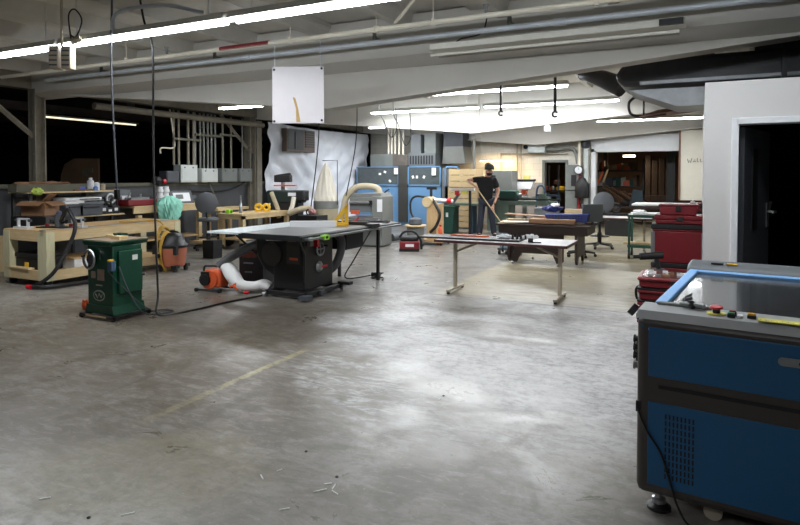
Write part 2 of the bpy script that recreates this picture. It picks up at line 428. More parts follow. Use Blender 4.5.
for k in range(3):
    MB().box(G0, G1, YB - 0.12, YB - 0.1, GZ + 0.02 + k * 0.17, GZ + 0.16 + k * 0.17).build('door_slat', M_trimw, d2)
# rooms beyond the back wall
struct(MB().box(-10, 6, 26.5, 26.7, 0, 3.4).build('wall_far', M_brownwall))
struct(MB().box(-10, 6, YB + 0.25, 26.7, 3.3, 3.4).build('ceiling_far', M_darkroof))
struct(MB().box(-3.5, -3.3, YB + 0.3, YB + 5.5, 0, 3.3).build('wall_far_left', M_darkroom))
struct(MB().box(5.9, 6.0, YB + 0.25, 26.5, 0, 3.3).build('wall_far_right', M_darkroom))
struct(MB().box(-10, -9.9, YB + 0.25, 26.5, 0, 3.3).build('wall_far_side', M_darkroom))

# office block at the right
OX, OY = 0.03, 5.94
OD0, OD1, ODZ = 0.275, 1.75, 2.065
ow = MB().box(OX, OD0, OY, OY + 0.14, 0, 2.42).box(OD0, OD1, OY, OY + 0.14, ODZ, 2.42).box(OD1, XR, OY, OY + 0.14, 0, 2.42)
ow.box(OX, OX + 0.12, OY + 0.14, 10.4, 0, 2.42)
struct(ow.build('wall_office', M_white))
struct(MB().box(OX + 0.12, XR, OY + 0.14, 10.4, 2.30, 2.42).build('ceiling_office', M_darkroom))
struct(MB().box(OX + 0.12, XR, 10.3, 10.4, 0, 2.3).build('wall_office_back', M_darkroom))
MB_ = MB().box(OD0 - 0.035, OD0 + 0.02, OY - 0.02, OY + 0.16, 0, ODZ + 0.035).box(OD1 - 0.02, OD1 + 0.035, OY - 0.02, OY + 0.16, 0, ODZ + 0.035).box(OD0, OD1, OY - 0.02, OY + 0.16, ODZ - 0.02, ODZ + 0.035)
d3 = struct(MB_.build('door_3', M_trimw, bevel=0.006))
dl = MB().box(0, 0.045, 0, 0.9, 0.01, 2.03).build('door_leaf', M_dgrey, d3, loc=(OD0 + 0.03, OY + 0.17, 0), rz=-0.30)
MB().box(-0.006, 0.0, 0.05, 0.08, 1.7, 1.82).box(-0.006, 0.0, 0.05, 0.08, 0.95, 1.06).build('hinge', M_steel, dl)
MB().box(0.045, 0.055, 0.25, 0.42, 1.1, 1.85).build('glazing_strip', M_black, dl)
MB().tube([(0.05, 0.82, 1.25), (0.12, 0.82, 1.25), (0.12, 0.70, 1.25)], 0.012).box(0.045, 0.055, 0.78, 0.86, 1.10, 1.34).build('door_handle', M_steel, dl)
struct(MB().box(XR, XR + 0.1, -6, YB, 0, CEIL).build('wall_right', M_white))
struct(MB().box(XL, XR, -6.1, -6, 0, CEIL).build('wall_rear', M_white))

# dark office content
o = thing('plastic_tub', 'small grey tub on a dark stand inside the dark office', 'tub', (*ad(764, 6.75), 1.19))
MB().lathe([(0.055, 0), (0.06, 0.0), (0.08, 0.11), (0.088, 0.115), (0.085, .125), (0.07, .12), (.05, .02)], sy=0.8).build('bowl', M_plast, o)
o = thing('dark_stand', 'dark stand carrying the grey tub inside the dark office', 'stand', (*ad(764, 6.75), 0))
MB().box(-.1, .1, -.1, .1, 1.15, 1.19).build('top', M_blackp, o); MB().box(-.04, .04, -.04, .04, 0, 1.15).build('post', M_blackp, o)
o = thing('office_shelf', 'tan tall narrow cupboard inside the dark office', 'cupboard', (*ad(760, 7.6), 0))
MB().box(-0.05, 0.05, -0.1, 0.1, 0, 1.8).build('body', M_brownwall, o)
MB().cyl((0.02, -0.1, 1.35), (0.02, -0.13, 1.35), 0.015).build('knob', M_steel, o)
o = thing('office_counter', 'long dark counter low in the office doorway', 'counter', (1.9, 8.3, 0))
MB().box(-0.75, 0.9, -0.3, 0.3, 0.78, 0.82).build('worktop', M_dgreen, o)
MB().box(-0.7, 0.85, -0.25, 0.28, 0.0, 0.78).build('body', M_dgrey, o)

# ------------------------------------------------------------------ roof girders (deepest at X=-4.5, tapering both ways)
AX = -4.55
def girder(y, za, label):
    g = thing('roof_girder', label, 'girder', (0, y, 0), 0, 'tapered roof girders')
    zl = za + (AX - XL) * 0.094; zr = za + (XR - AX) * 0.08
    MB().prism([(XL - 0.1, CEIL), (XL - 0.1, zl), (AX, za), (XR, zr), (XR, CEIL)], 0.05, 0.11).build('web', M_beam, g)
    fl = MB()
    fl.prism([(XL - 0.1, zl), (AX, za), (XR, zr), (XR, zr + 0.03), (AX, za + 0.03), (XL - 0.1, zl + 0.03)], -0.05, 0.21)
    fl.build('bottom_flange', M_beam, g)
    return g
g1 = girder(6.95, 2.52, 'nearest deep off-white roof girder, behind the hanging white board')
# stepped ledge along the near girder
MB().prism([(-0.20, 3.60), (-0.20, 3.10), (0.05, 3.00), (0.05, 3.60)], XL, XR, axis='x').build('upper_ledge', M_beam, g1)
g2 = girder(12.85, 2.56, 'second roof girder, brightly lit white, above the middle of the shop')
MB().box(AX - 0.09, AX + 0.09, 0.0, 0.05, 2.6, 3.5).build('splice_plate', M_beam, g2)
g3 = girder(18.6, 2.56, 'farthest roof girder, in front of the roller door header')

def column(px, X, wd, label, z1, m, brace=False):
    d = -X / (0.44721 - 0.89443 * (px - 400) / 600); xy = ad(px, d)
    c = thing('steel_column', label, 'column', xy)
    MB().box(-wd, wd, -wd, -wd + 0.02, 0, z1).box(-wd, wd, wd - 0.02, wd, 0, z1).box(-0.01, 0.01, -wd, wd, 0, z1).build('shaft', m, c)
    for k in range(5):
        if k in (1, 3): MB().cyl((wd * .5, -wd - 0.005, 1.8 + 0.2 * k), (wd * .5, -wd + 0.01, 1.8 + 0.2 * k), 0.015).build('bolt', M_steel, c)
    if brace:
        MB().tube([(0, -1.1, 3.15), (0, -0.05, 2.3)], 0.05, n=4).build('knee_brace', m, c)
    return c
column(38, XL, 0.1, 'dusty steel column at the far left with a diagonal brace', 3.17, M_colp, True)
column(250, XL + 0.02, 0.11, 'pale steel column between the grey panel boxes and the plastic sheet', 3.17, M_colp, True)

# ------------------------------------------------------------------ fluorescent lamps
def lamp_at(x0, x1, y, z, label, lit=True, area=True, wm=1.0, group='long fluorescent ceiling lamps'):
    L_ = x1 - x0
    t = thing('fluorescent_lamp', label, 'lamp', ((x0 + x1) / 2, y, z), 0, group)
    h = L_ / 2
    MB().prism([(-0.075, 0.02), (-0.05, 0.085), (0.05, 0.085), (0.075, 0.02)], -h, h, axis='x').build('housing', M_fluo, t)
    for s in (-0.04, 0.04):
        MB().cyl((-h + 0.03, s, 0.0), (h - 0.03, s, 0.0), 0.0135, n=10).build('tube', M_tube if lit else M_tubeoff, t)
    for s in (-h * 0.8, h * 0.8):
        MB().cyl((s, 0, 0.075), (s, 0, max(0.1, CEIL - z)), 0.004, n=6).build('hanger', M_conduit, t)
    if lit and area:
        a = bpy.data.lights.new('lamp_light', 'AREA'); a.shape = 'RECTANGLE'; a.size = L_; a.size_y = 0.12
        a.energy = LAMP_W * wm * L_ / 2.44; a.color = (0.97, 0.985, 1.0)
        ao = bpy.data.objects.new('lamp_light', a); COL.objects.link(ao); ao.parent = t; ao.location = (0, 0, -0.03)
    return t
YA = 4.4
lamp_at(-8.95, -6.52, YA, 3.06, 'near lit fluorescent lamp at the left end of the front row', wm=0.75)
lamp_at(-6.47, -4.03, YA, 3.06, 'lit fluorescent lamp in the front row, above the green machine', wm=0.7)
lamp_at(-3.98, -1.54, YA, 3.06, 'lit fluorescent lamp in the front row leaving the top of the photo', wm=0.5)
lamp_at(-1.49, 0.95, YA, 3.06, 'front row fluorescent lamp above the photo frame', wm=0.45)
lamp_at(-3.2, -0.8, -1.4, 3.06, 'unseen fluorescent lamp added behind the viewer', wm=0.6)  # unseen lamp, added to light the foreground floor
YBr = 10.1
lamp_at(-9.5, -8.3, YBr, 3.08, 'short lit lamp left of the hanging white board', wm=1.4)
lamp_at(-6.9, -4.62, YBr, 3.08, 'second row lamp mostly hidden behind the near girder', wm=1.3)
lamp_at(-4.5, -1.95, YBr, 3.08, 'second row lit lamp right of the dangling hook bars', wm=1.2)
YC = 12.3
lamp_at(-6.9, -4.25, YC, 3.06, 'third row lamp along the lit girder, left of the splice', wm=0.8)
lamp_at(-4.15, -1.4, YC, 3.06, 'third row lamp along the lit girder, right of the splice', wm=0.8)
YD = 16.4
lamp_at(-9.3, -6.9, YD, 3.1, 'far row lamp above the blue booth', wm=2.2)
lamp_at(-2.45, 0.1, YD, 3.02, 'far row lamp under the black duct, in front of the roller door', wm=2.0)
lamp_at(-5.6, -3.2, YD, 3.1, 'far row lamp hidden behind the lit girder', wm=2.2)
# unlit lamp mounted on the girder
t = thing('fluorescent_lamp', 'unlit double fluorescent lamp fixed along the near girder', 'lamp', (-1.5, 6.58, 3.03), 0, None)
MB().box(-1.36, 1.36, -0.09, 0.09, 0.045, 0.115).build('housing', mat('cream lamp housing', (244, 238, 222), .45), t, bevel=0.01)
MB().box(-1.34, 1.30, -0.10, -0.075, -0.03, -0.005).build('tray_edge', mat('cream lamp housing', (244, 238, 222), .45), t)
for s in (-0.06, 0.06): MB().cyl((-1.3, s, -0.01), (1.3, s, -0.01), 0.019, n=10).build('tube', M_tubeoff, t)
MB().box(1.12, 1.34, -0.13, -0.091, 0.05, 0.11).build('end_box', M_blackp, t)
MB().tube(spl([(-1.1, 0, 0.09), (-1.0, 0, 0.16), (-0.75, 0, 0.2), (-0.7, 0.05, 0.4)]), 0.008).build('flex_cord', M_black, t)
# dim lamp in the storage room
t = thing('fluorescent_lamp', 'thin dim cream lamp in the dark room behind the low wall', 'lamp', (-13.3, 9.6, 2.93))
MB().box(-0.04, 0.04, -1.2, 1.5, 0.03, 0.07).build('housing', M_fluo, t)
MB().cyl((0, -1.18, 0.01), (0, 1.45, .01), .018).build('tube', emit('failing tube', (236, 226, 196), 1.1), t)
for y_ in (-1, 1.3): MB().cyl((0, y_, .07), (0, y_, .6), .005).build('hanger', M_blackp, t)
# warm task lamp above the back bench
t = thing('task_lamp', 'warm lit strip lamp low on the back wall beside the person', 'lamp', (*ad(496, 19.2), 2.10), 0)
MB().box(-0.55, 0.55, -0.05, 0.05, 0, 0.05).build('housing', M_fluo, t)
for x_ in (-.5, .5): MB().cyl((x_, 0, .05), (x_, 0, 1.62), .006).build('hanger', M_conduit, t)
MB().cyl((-0.52, 0, -0.015), (0.52, 0, -0.015), 0.018).build('tube', emit('warm tube', (255, 226, 170), 8), t)
a = bpy.data.lights.new('lamp_light', 'AREA'); a.shape = 'RECTANGLE'; a.size = 1.0; a.size_y = 0.1; a.energy = 20; a.color = (1, 0.66, 0.30)
ao = bpy.data.objects.new('lamp_light', a); COL.objects.link(ao); ao.parent = t; ao.location = (0, 0.02, -0.04); ao.rotation_euler = (math.radians(28), 0, 0)
t = thing('round_lamp', 'small round clamp lamp with dark rim on the back wall', 'lamp', (*ad(488, 19.7), 1.93), 0)
MB().torus((0, 0, 0), 0.085, 0.03, axis='y').build('rim', M_brown, t)
MB().cyl((0, 0.05, 0), (0, .32, 0), .012).build('bracket', M_blackp, t); MB().cyl((0, 0.02, 0), (0, 0.05, 0), 0.085).build('diffuser', emit('warm bulb', (255, 240, 205), 2), t)
# bulb in the room beyond the roller opening
t = thing('room_lamp', 'small lit ceiling lamp in the dark room beyond the roller opening', 'lamp', (*ad(629, 22), 2.30), 0)
MB().box(-0.2, 0.2, -0.08, 0.08, 0, 0.06).build('diffuser', emit('small lamp', (255, 236, 205), 14), t)
MB().box(-0.01, 0.01, -0.01, 0.01, 0.06, 1.0).build('hanger', M_blackp, t)
a = bpy.data.lights.new('lamp_light', 'AREA'); a.size = 0.4; a.energy = 15; a.color = (1, 0.8, 0.6)
ao = bpy.data.objects.new('lamp_light', a); COL.objects.link(ao); ao.parent = t; ao.location = (0, 0, -0.02)

# ------------------------------------------------------------------ pipes and conduits under the roof
def pipe(name, label, cat, pts, r, m, loc=None, group=None, n=12):
    return tag(MB().tube(pts, r, n).build(name, m), label, cat, group)
y = 6.60
cd = thing('conduit', 'shiny steel conduit running along the near girder', 'conduit', (0, 6.50, 3.235))
MB().tube([(XL + 0.8, 0, 0), (XR - .02, 0, 0)], 0.034, 12).build('tube', M_conduit, cd)
for x in (-5.6, -4.35, -1.35, 0.6): MB().cyl((x - 0.07, 0, 0), (x + 0.07, 0, 0), 0.043).build('coupling', M_conduit, cd)
for x in (-8.6, -6.2, -3.6, -1.9, 0.2): MB().box(x - 0.02, x + 0.02, -0.01, 0.33, 0.025, 0.07).cyl((x, 0, 0.03), (x, 0, 0.12), 0.025).build('clamp', M_greyp, cd)
sp = thing('sprinkler_pipe', 'cream sprinkler pipe with a red length above the near girder', 'pipe', (0, 6.0, 3.26))
MB().tube([(XL + 0.4, 0, -0.02), (XR - .02, 0, 0.02)], 0.029, 12).build('tube', M_pipe, sp)
MB().cyl((-5.62, 0, -0.005), (-4.82, 0, -0.003), 0.031).build('red_section', M_redpaint, sp)
for x in (-8.9, -7.4, -4.5, -3.3, -2.6, -0.9): MB().cyl((x, 0, 0), (x, 0, 0.34), 0.006, n=6).cyl((x, 0, -0.035), (x, 0, 0.035), 0.032).build('hanger', M_pipe, sp)
for x in (-6.6, -2.0): MB().cyl((x, 0, 0.02), (x, 0, 0.10), 0.018).cyl((x, 0, 0.1), (x, 0, 0.115), 0.035).build('sprinkler_head', M_steel, sp)
pipe('branch_pipe', 'thin diagonal cream pipe rising from the sprinkler pipe', 'pipe', [(-3.05, 5.98, 3.30), (-1.95, 4.9, 3.52)], 0.018, M_pipe)
pipe('wall_pipe', 'thick tan pipe along the top of the left opening', 'pipe', [(XL + 0.12, 7.9, 2.98), (XL + 0.12, 13.0, 2.98)], 0.07, M_colp)
pipe('arched_conduit', 'bent steel conduit arching over the front row lamps', 'conduit', spl([(*ad(114, 6.3), 3.12), (*ad(115.5, 6.3), 3.24), (*ad(121, 6.28), 3.30), (*ad(140, 6.2), 3.33), (*ad(170, 6.1), 3.32), (*ad(196, 6.0), 3.24), (*ad(205, 6.0), 3.22)]), 0.020, M_conduit)
# hanging cords
def cord(name, label, pts, r=0.010, m=None, cat='cord'):
    return tag(MB().tube(spl(pts, 8), r, 6).build(name, m or M_black), label, cat)
a = ad(114, 6.3); b = ad(117, 6.35)
cord('hanging_cord', 'dark cord hanging from the roof at the left, ending over the shelves', [(a[0], a[1], 3.6), (a[0], a[1], 3.33), (a[0] - .02, a[1], 2.9), (a[0], a[1], 2.2), (b[0], b[1], 1.44)], 0.011, M_dgrey)
MB().box(b[0] - .03, b[0] + .03, b[1] - .02, b[1] + .02, 1.35, 1.46).build('socket', M_blackp, [o_ for o_ in COL.objects if o_.name.startswith('hanging_cord')][0], bevel=0.01)
a = ad(151, 6.6); e = ad(155, 6.95)
cord('power_cord', 'black cord dropping from the roof to the floor beside the green machine', [(a[0] - .15, a[1], 3.6), (a[0] - .08, a[1], 3.3), (a[0], a[1], 3.15), (a[0] + .05, a[1], 2.9), (e[0] - .02, e[1], 2.0), (e[0], e[1], 1.0), (e[0] + .03, e[1], .25), (e[0] + .15, e[1] - .1, .02), (*ad(190, 7.05), .012), (*ad(225, 7.5), .012), (*ad(262, 7.95), .012)], 0.012)
cord('saw_cord', 'thin dark cord looping on the floor right of the green machine', [(*ad(118, 6.45), .62), (*ad(128, 6.5), .33), (*ad(143, 6.7), .06), (*ad(165, 6.95), .01), (*ad(172, 7.05), .01), (*ad(160, 7.1), .01), (*ad(150, 7.0), .01)], 0.008, M_dgrey)
a = ad(319, 9.6); b = ad(311, 9.9)
cord('hanging_cord', 'black cord hanging below the white board in front of the plastic sheet', [(a[0], a[1], 3.6), (a[0], a[1], 2.9), (a[0], a[1], 2.3), (a[0] - .05, a[1], 1.8), (b[0], b[1], 1.1)], 0.010)
a = ad(357, 10.4); b = ad(346, 10.4)
cord('hanging_cord', 'black cord slanting down beside the blue booth', [(a[0], a[1], 3.6), (a[0], a[1], 3.1), (a[0], a[1], 2.5), (a[0] - .05, a[1], 2.0), (b[0], b[1], 1.25)], 0.010)
for px, z0, z1, lab in ((384, 2.9, 2.35, 'looped black cable hanging left of the hook bars'), (398, 2.85, 2.2, 'thin cable drooping beside the looped cable')):
    c = ad(px, 11.6)
    cord('looped_cable', lab, [(c[0] - .1, c[1], 3.6), (c[0] - .1, c[1], z0), (c[0], c[1], z0 - .25), (c[0] + .15, c[1], z1), (c[0] + .27, c[1], z1 + .15), (c[0] + .25, c[1], z0)], 0.010)
# hook bars
for px, d, z0, z1, lab in ((500.5, 9.8, 3.05, 2.6, 'short dark hook bar hanging under the roof'), (554.5, 8.2, 2.95, 2.42, 'long dark hook bar hanging right of the short one')):
    c = ad(px, d); h = thing('hook_bar', lab, 'hook', (c[0], c[1], 0), 0, None)
    MB().box(-0.018, 0.018, -0.01, 0.01, z1 + .06, CEIL - 0.05).build('bar', M_blackp, h)
    MB().torus((0, 0, z1 + 0.02), 0.035, 0.014, 'y', 16, 6, 0.6, 5.6).cyl((0, 0, z1 + .05), (0, 0, z1 + .1), .02).build('hook', M_blackp, h)
# hanging white board
s = thing('hanging_board', 'square white board hung from the conduit with a brown drip stain', 'board', (*ad(298.5, 7.15), 2.56), 0.40)
MB().box(-0.31, 0.31, -0.008, 0.008, -0.335, 0.335).build('panel', mat('hanging board paint', (206, 202, 204), .5, var=.05, scale=3), s, bevel=0.003)
for i, (x, z) in enumerate(((-.285, .3), (.285, .31), (-.285, -.31), (.285, -.3))): MB().cyl((x, -0.014, z), (x, -0.008, z), 0.014).build('grommet', M_black, s)
MB().prism([(-.055, -.02), (-.03, -.04), (.0, -.15), (.03, -.32), (-.02, -.32), (-.025, -.16), (-.06, -.04)], -0.0095, -0.008).build('stain', mat('brown stain', (178, 146, 92), .7), s)
for x in (-.28, .27): MB().cyl((x, 0, .33), (x, 0, .66), 0.004, n=6).build('hanging_wire', M_conduit, s)
# speaker horn box
s = thing('ceiling_speaker', 'cream louvred speaker pair hanging under the left front lamp', 'speaker', (*ad(64, 6.45), 2.83), 0.5)
for i, x in enumerate((-0.065, 0.065)):
    sp_ = MB().box(x - .05, x + .05, -.06, .06, -.09, .15).build('cabinet', M_beige, s, bevel=0.01)
    MB().box(x - .04, x + .04, -.065, -.06, -.06, -.045).box(x - .04, x + .04, -.065, -.06, -.01, .005).box(x - .04, x + .04, -.065, -.06, .04, .055).box(x - .04, x + .04, -.065, -.06, .09, .105).build('louvre', M_dgrey, sp_)
MB().tube([(0, 0, .15), (0, 0, .77)], 0.014).tube([(.1, 0, .2), (.2, 0, .24)], .035).build('bracket', M_beige, s)
pipe('cable_loop', 'loop of black cable beside the cream speakers', 'cable', spl([(*ad(73, 6.6), 3.1), (*ad(71, 6.6), 3.35), (*ad(77, 6.6), 3.42), (*ad(84, 6.6), 3.3), (*ad(78, 6.6), 3.12), (*ad(72, 6.6), 3.15)]), 0.008, M_black)

# big duct at the right
dc = thing('air_duct', 'large dark sealed air duct above the office', 'duct', (0, 0, 0))
y0 = 8.6
xa = ad(622, 8.3)[0]
pr = [(.0, 2.62), (-.28, 2.66), (-.36, 2.78), (-.34, 2.95), (-.22, 3.02), (0.4, 3.03), (.4, 2.6)]
MB().prism([(xa + .02, 2.86), (xa + .1, 2.98), (xa + .4, 3.02), (XR - .03, 3.02), (XR - .03, 2.66), (xa + .7, 2.66), (xa + .12, 2.70), (xa + .02, 2.76)], 7.85, 8.8).build('trunk', M_duct, dc, bevel=0.06)
MB().box(xa + .3, xa + 1.1, 7.9, 8.7, 3.0, 3.35).prism([(xa + 1.5, 3.0), (xa + 2.1, 3.0), (xa + 2.0, 3.35), (xa + 1.5, 3.35)], 7.9, 8.7).build('riser', M_duct, dc)
MB().box(xa + .3, XR - .03, 7.80, 7.85, 2.70, 2.74).build('foil_seam', M_ductl, dc)
MB().prism([(xa + .15, 2.66), (xa + .7, 2.44), (XR - .03, 2.44), (XR - .03, 2.66)], 7.95, 8.75).build('transition', M_ductl, dc)
MB().box(xa + 1.75, xa + 1.8, 7.75, 7.79, 2.62, 3.5).build('strap', M_blackp, dc)
pipe('flex_duct', 'black branch duct joining the big duct from the left', 'duct', [(*ad(582, 9.3), 3.16), (*ad(590, 9.1), 3.12), (*ad(604, 8.9), 3.02), (*ad(622, 8.7), 2.88)], lambda t: 0.09 + .06 * t, M_duct)
tr = thing('rusty_tray', 'rust brown board lying under the big duct', 'board', (*ad(681, 8.6), 2.47), 0)
MB().prism([(-.55, -.02), (.6, .12), (.6, .16), (-.3, .06)], -.3, .3).build('tray', M_rust, tr)
MB().tube(spl([(-.62, -.1, .28), (-.7, -.1, .2), (-.68, -.1, .05), (-.55, -.1, .0), (-.2, -.1, .02)]), .02).tube([(-.5, -.1, -.0), (-.5, -.1, .3)], .014).build('bracket', M_blackp, tr)

# ------------------------------------------------------------------ laser cutter
LR = math.radians(-6.5)
lc = ad(638, 2.82)
lz = thing('laser_cutter', 'large charcoal and blue laser cutting machine at the right edge', 'laser cutter', lc, LR)
W, D = 1.95, 1.42
MB().box(0, W, 0.0, D, 0.10, 0.945).build('body', M_dark, lz, bevel=0.035)
MB().prism([(0.02, .945), (.0, .93), (0.03, .965), (.2, .972), (.2, .945)], 0, W, 'x').build('control_deck', M_deckg, lz)
MB().box(.055, .075, -.004, .01, .88, .89).build('status_light', emit('blue led', (60, 120, 255), 2), lz)
MB().box(0.055, W - .06, -.006, .02, .665, .895).build('upper_panel', M_blue, lz, bevel=0.003)
MB().box(0.055, W - .06, -.006, .02, .155, .545).build('lower_panel', M_blue, lz, bevel=0.003)
MB().box(0.10, W - .1, -.003, .02, .612, .63).build('slot', M_black, lz)
vt = MB()
for i in range(8):
    for k in range(10):
        x = .13 + i * .0165; z = .50 - k * .031 - 0.0 * i
        vt.box(x, x + .007, -.0085, -.005, z - .022, z)
vt.build('vent', M_black, lz)
hd = MB().prism([(.585 + .018 * math.cos(a) + (.075 if math.cos(a) > 0 else -.0), .822 + .018 * math.sin(a)) for a in [2 * PI * k / 24 for k in range(24)]], -.010, -.004).build('latch_plate', M_steel, lz)
MB().cyl((.65, -.016, .822), (.65, -.008, .822), .010).build('latch', M_dgrey, hd)
MB().cyl((.025, -.004, .895), (.025, .0, .895), .006).build('screw', M_blue, lz)
# lid
lid = MB().box(.05, .105, .19, D - .03, .95, .985).box(.105, W, D - .09, D - .03, .95, .985).box(W - .055, W, .19, D - .03, .95, .985).build('lid_frame', M_lblue, lz, bevel=.006)
MB().box(.105, W - .055, .215, D - .09, .955, .968).build('lid_window', M_glass, lz)
MB().box(.06, .30, .165, .20, .962, .985).build('lid_hinge', M_greyp, lz, bevel=.008)
MB().prism([(D - .03, .93), (D - .03, .99), (D + .03, 1.02), (D + .16, 1.03), (D + .2, .98), (D + .2, .3), (D - .03, .3)], .03, W, 'x').build('rear_housing', M_mgrey, lz, bevel=.02)
MB().box(.26, .32, D + .02, D + .06, 1.02, 1.028).build('warning_sticker', M_yellow, lz)
MB().box(.17, .24, D + .02, D + .06, 1.02, 1.028).build('notch', M_black, lz)
# controls
es = MB().cyl((.325, .105, .968), (.325, .105, .974), .040, n=24).build('emergency_ring', M_stripe, lz)
MB().cyl((.325, .105, .972), (.325, .105, .992), .016).build('button_stem', M_black, es)
MB().lathe([(.012, 0), (.027, .004), (.028, .013), (.02, .018)], (.325, .105, .990)).build('emergency_button', M_btnr, es)
MB().box(.375, .405, .10, .125, .968, .985).build('button', M_black, lz); MB().box(.377, .403, .102, .123, .985, .992).build('red_button', M_redpaint, lz)
MB().box(.372, .402, .06, .085, .968, .983).build('button', M_black, lz); MB().box(.374, .400, .062, .083, .983, .990).build('green_button', M_btng, lz)
MB().box(.448, .482, .085, .115, .968, .982).build('button', M_black, lz); MB().box(.45, .48, .087, .113, .982, .990).build('orange_button', M_btno, lz)
MB().box(.41, .43, .075, .115, .968, .978).build('switch', M_plast, lz)
rl = tag(MB().box(.49, 1.25, .035, .095, .972, .976).build('ruler', M_stripe, loc=lc, rz=LR), 'yellow ruler lying along the control deck of the laser cutter', 'ruler')
mk = MB()
for k in range(38): mk.box(.50 + k * .02, .502 + k * .02, .045, .058 if k % 5 else .07, .976, .9764)
mk.build('tick_marks', M_dgrey, rl)
# wrench / key tool
ky = thing('spring_clamp', 'small metal spring clamp lying on the laser cutter deck', 'clamp', (lc[0] + .245, lc[1] + .13, .972), 0.3)
MB().tube([(-.05, .05, .012), (.03, -.04, .02)], .012, n=8).tube([(-.045, .02, .02), (.045, -.02, .015)], .009, n=8).build('jaw', M_steel, ky)
MB().tube([(-.02, .0, .01), (-.03, .03, .05), (.0, .04, .06)], .006).tube([(-.05, -.0, .04), (-.01, .02, .045)], .01).build('handle', M_dgrey, ky)
MB().cyl((-.01, -.01, .005), (-.01, .01, .03), .012).build('pivot', M_blackp, ky)
for x, y in ((.09, .1), (.09, D - .1), (W - .1, .1), (W - .1, D - .1)):
    f = MB().lathe([(.055, 0), (.055, .015), (.03, .03), (.02, .035)], (x, y, 0)).build('levelling_foot', M_blackp, lz)
    MB().lathe([(.032, .03), (.032, .05), (.018, .055), (.018, .12)], (x, y, 0)).build('foot_screw', M_steel, f)
for x in (.32, W - .35):
    MB().cyl((x, .12, .04), (x, .16, .04), .04).build('wheel', M_beige, lz)
    MB().box(x - .03, x + .03, .1, .18, .07, .11).build('wheel_bracket', M_blackp, lz)
for i, (z, m) in enumerate(((.80, M_black), (.76, M_blackp), (.72, M_black), (.67, M_greyp))):
    MB().cyl((0, .12, z), (-.03, .12, z), .014).cyl((-.028, .12, z), (-.035, .12, z), .02).build('side_knob', m, lz)
cb = [(.012, -.012, .505), (.03, -.02, .46), (.06, -.02, .40), (.115, -.02, .32), (.15, -.025, .22), (.19, -.03, .1), (.24, -.04, .03), (.33, -.06, .01), (.6, -.1, .01)]
MB().tube(spl(cb), .005, 6).box(.003, .022, -.014, 0, .49, .54).build('power_lead', M_black, lz)

# ------------------------------------------------------------------ stacked red tool boxes
def toolbox(px, d, z0, w, dp, h, label, rz=0.0, handle=True, rails=False, lidh=.05, grp='red tool boxes stacked by the office wall', off=(0, 0)):
    c = ad(px, d)
    t = thing('tool_box', label, 'tool box', (c[0] + off[0], c[1] + off[1], z0), rz, grp)
    MB().prism([(-w / 2 + .01, 0), (w / 2 - .01, 0), (w / 2, h - lidh), (-w / 2, h - lidh)], -dp / 2, dp / 2).build('body', M_red, t, bevel=.012)
    MB().box(-w / 2 - .01, w / 2 + .01, -dp / 2 - .01, dp / 2 + .01, h - lidh, h).build('lid', M_red, t, bevel=.012)
    MB().box(-w * .07, w * .07, -dp / 2 - .025, -dp / 2, h * .35, h * .85).build('latch', M_black, t, bevel=.006) if not rails else None
    if rails:
        for s in (-1, 1): MB().box(s * w / 2 - .02, s * w / 2 + .02, -dp / 2 - .02, -dp / 2 + .02, .02, h - .03).build('side_rail', M_steel, t)
    return t
# far stack, beside office wall
t = toolbox(679, 6.72, 0.09, .52, .42, .50, 'wheeled red tool box at the bottom of the far stack beside the office wall')
for s in (-1, 1): MB().cyl((s * .26, .12, .02), (s * .31, .12, .02), .11, n=20).build('wheel', M_black, t)
MB().box(-.27, .27, -.22, .2, .5, .555).build('black_tray', M_black, t, bevel=.01)
t = toolbox(679, 6.72, 0.645, .50, .42, .37, 'tall red cabinet with silver side rails in the far stack', rails=True, lidh=.02)
MB().box(-.08, -.07, -.217, -.21, .02, .33).build('door_seam', M_redpaint, t)
MB().box(-.27, .27, -.23, .2, .37, .425).build('black_tray', M_black, t, bevel=.01)
t = toolbox(681, 6.72, 1.07, .50, .40, .10, 'flat red tool case under the small organiser on the far stack')
t = toolbox(679, 6.68, 1.172, .38, .30, .115, 'small red lidded organiser on top of the far stack', lidh=.02)
t = toolbox(701, 7.35, 1.172, .22, .3, .10, 'red organiser end half hidden by the office wall corner', lidh=.02)
tag(MB().box(-.28, -.03, -.2, .2, 0, 1.17).build('black_cabinet', M_blackp, loc=(*ad(705.5, 7.4), 0)), 'dark cabinet behind the far red stack against the office wall', 'cabinet')
# near stack
bs = [(0.10, .34, 'bottom wheeled red tool box of the near stack behind the laser cutter'),
      (0.50, .085, 'lowest slim red case of the near stack'), (0.60, .085, 'middle slim red case of the near stack'),
      (0.70, .085, 'topmost slim red organiser with clear lid and small parts, near stack')]
for i, (z, h, lab) in enumerate(bs):
    t = toolbox(678, 4.9, z, .55, .42, h, lab, rz=0.0, lidh=.03, grp='slim red cases of the near stack')
    if i == 3:
        MB().box(-.25, .25, -.19, .19, h, h + .004).build('clear_window', mat('clear lid over parts', (96, 66, 62), .15, var=.5, scale=25), t)
        for k in range(14):
            MB().box(*(lambda a, b: (a, a + .04, b, b + .03))(-.24 + random.random() * .42, -.18 + random.random() * .3), h + .003, h + .02).build('loose_part', random.choice([M_plast, M_steel, M_card]), t)
    else:
        MB().box(-.285, .285, -.22, .21, h, h + .012).build('black_tray', M_black, t)
    if i == 0:
        MB().box(-.29, .29, -.22, .2, h, h + .05).build('black_rim', M_black, t, bevel=.01)
        for s in (-1, 1): MB().cyl((s * .27, .1, 0.0), (s * .31, .1, 0.0), .09, n=20).build('wheel', M_black, t)
c = ad(648, 5.6)
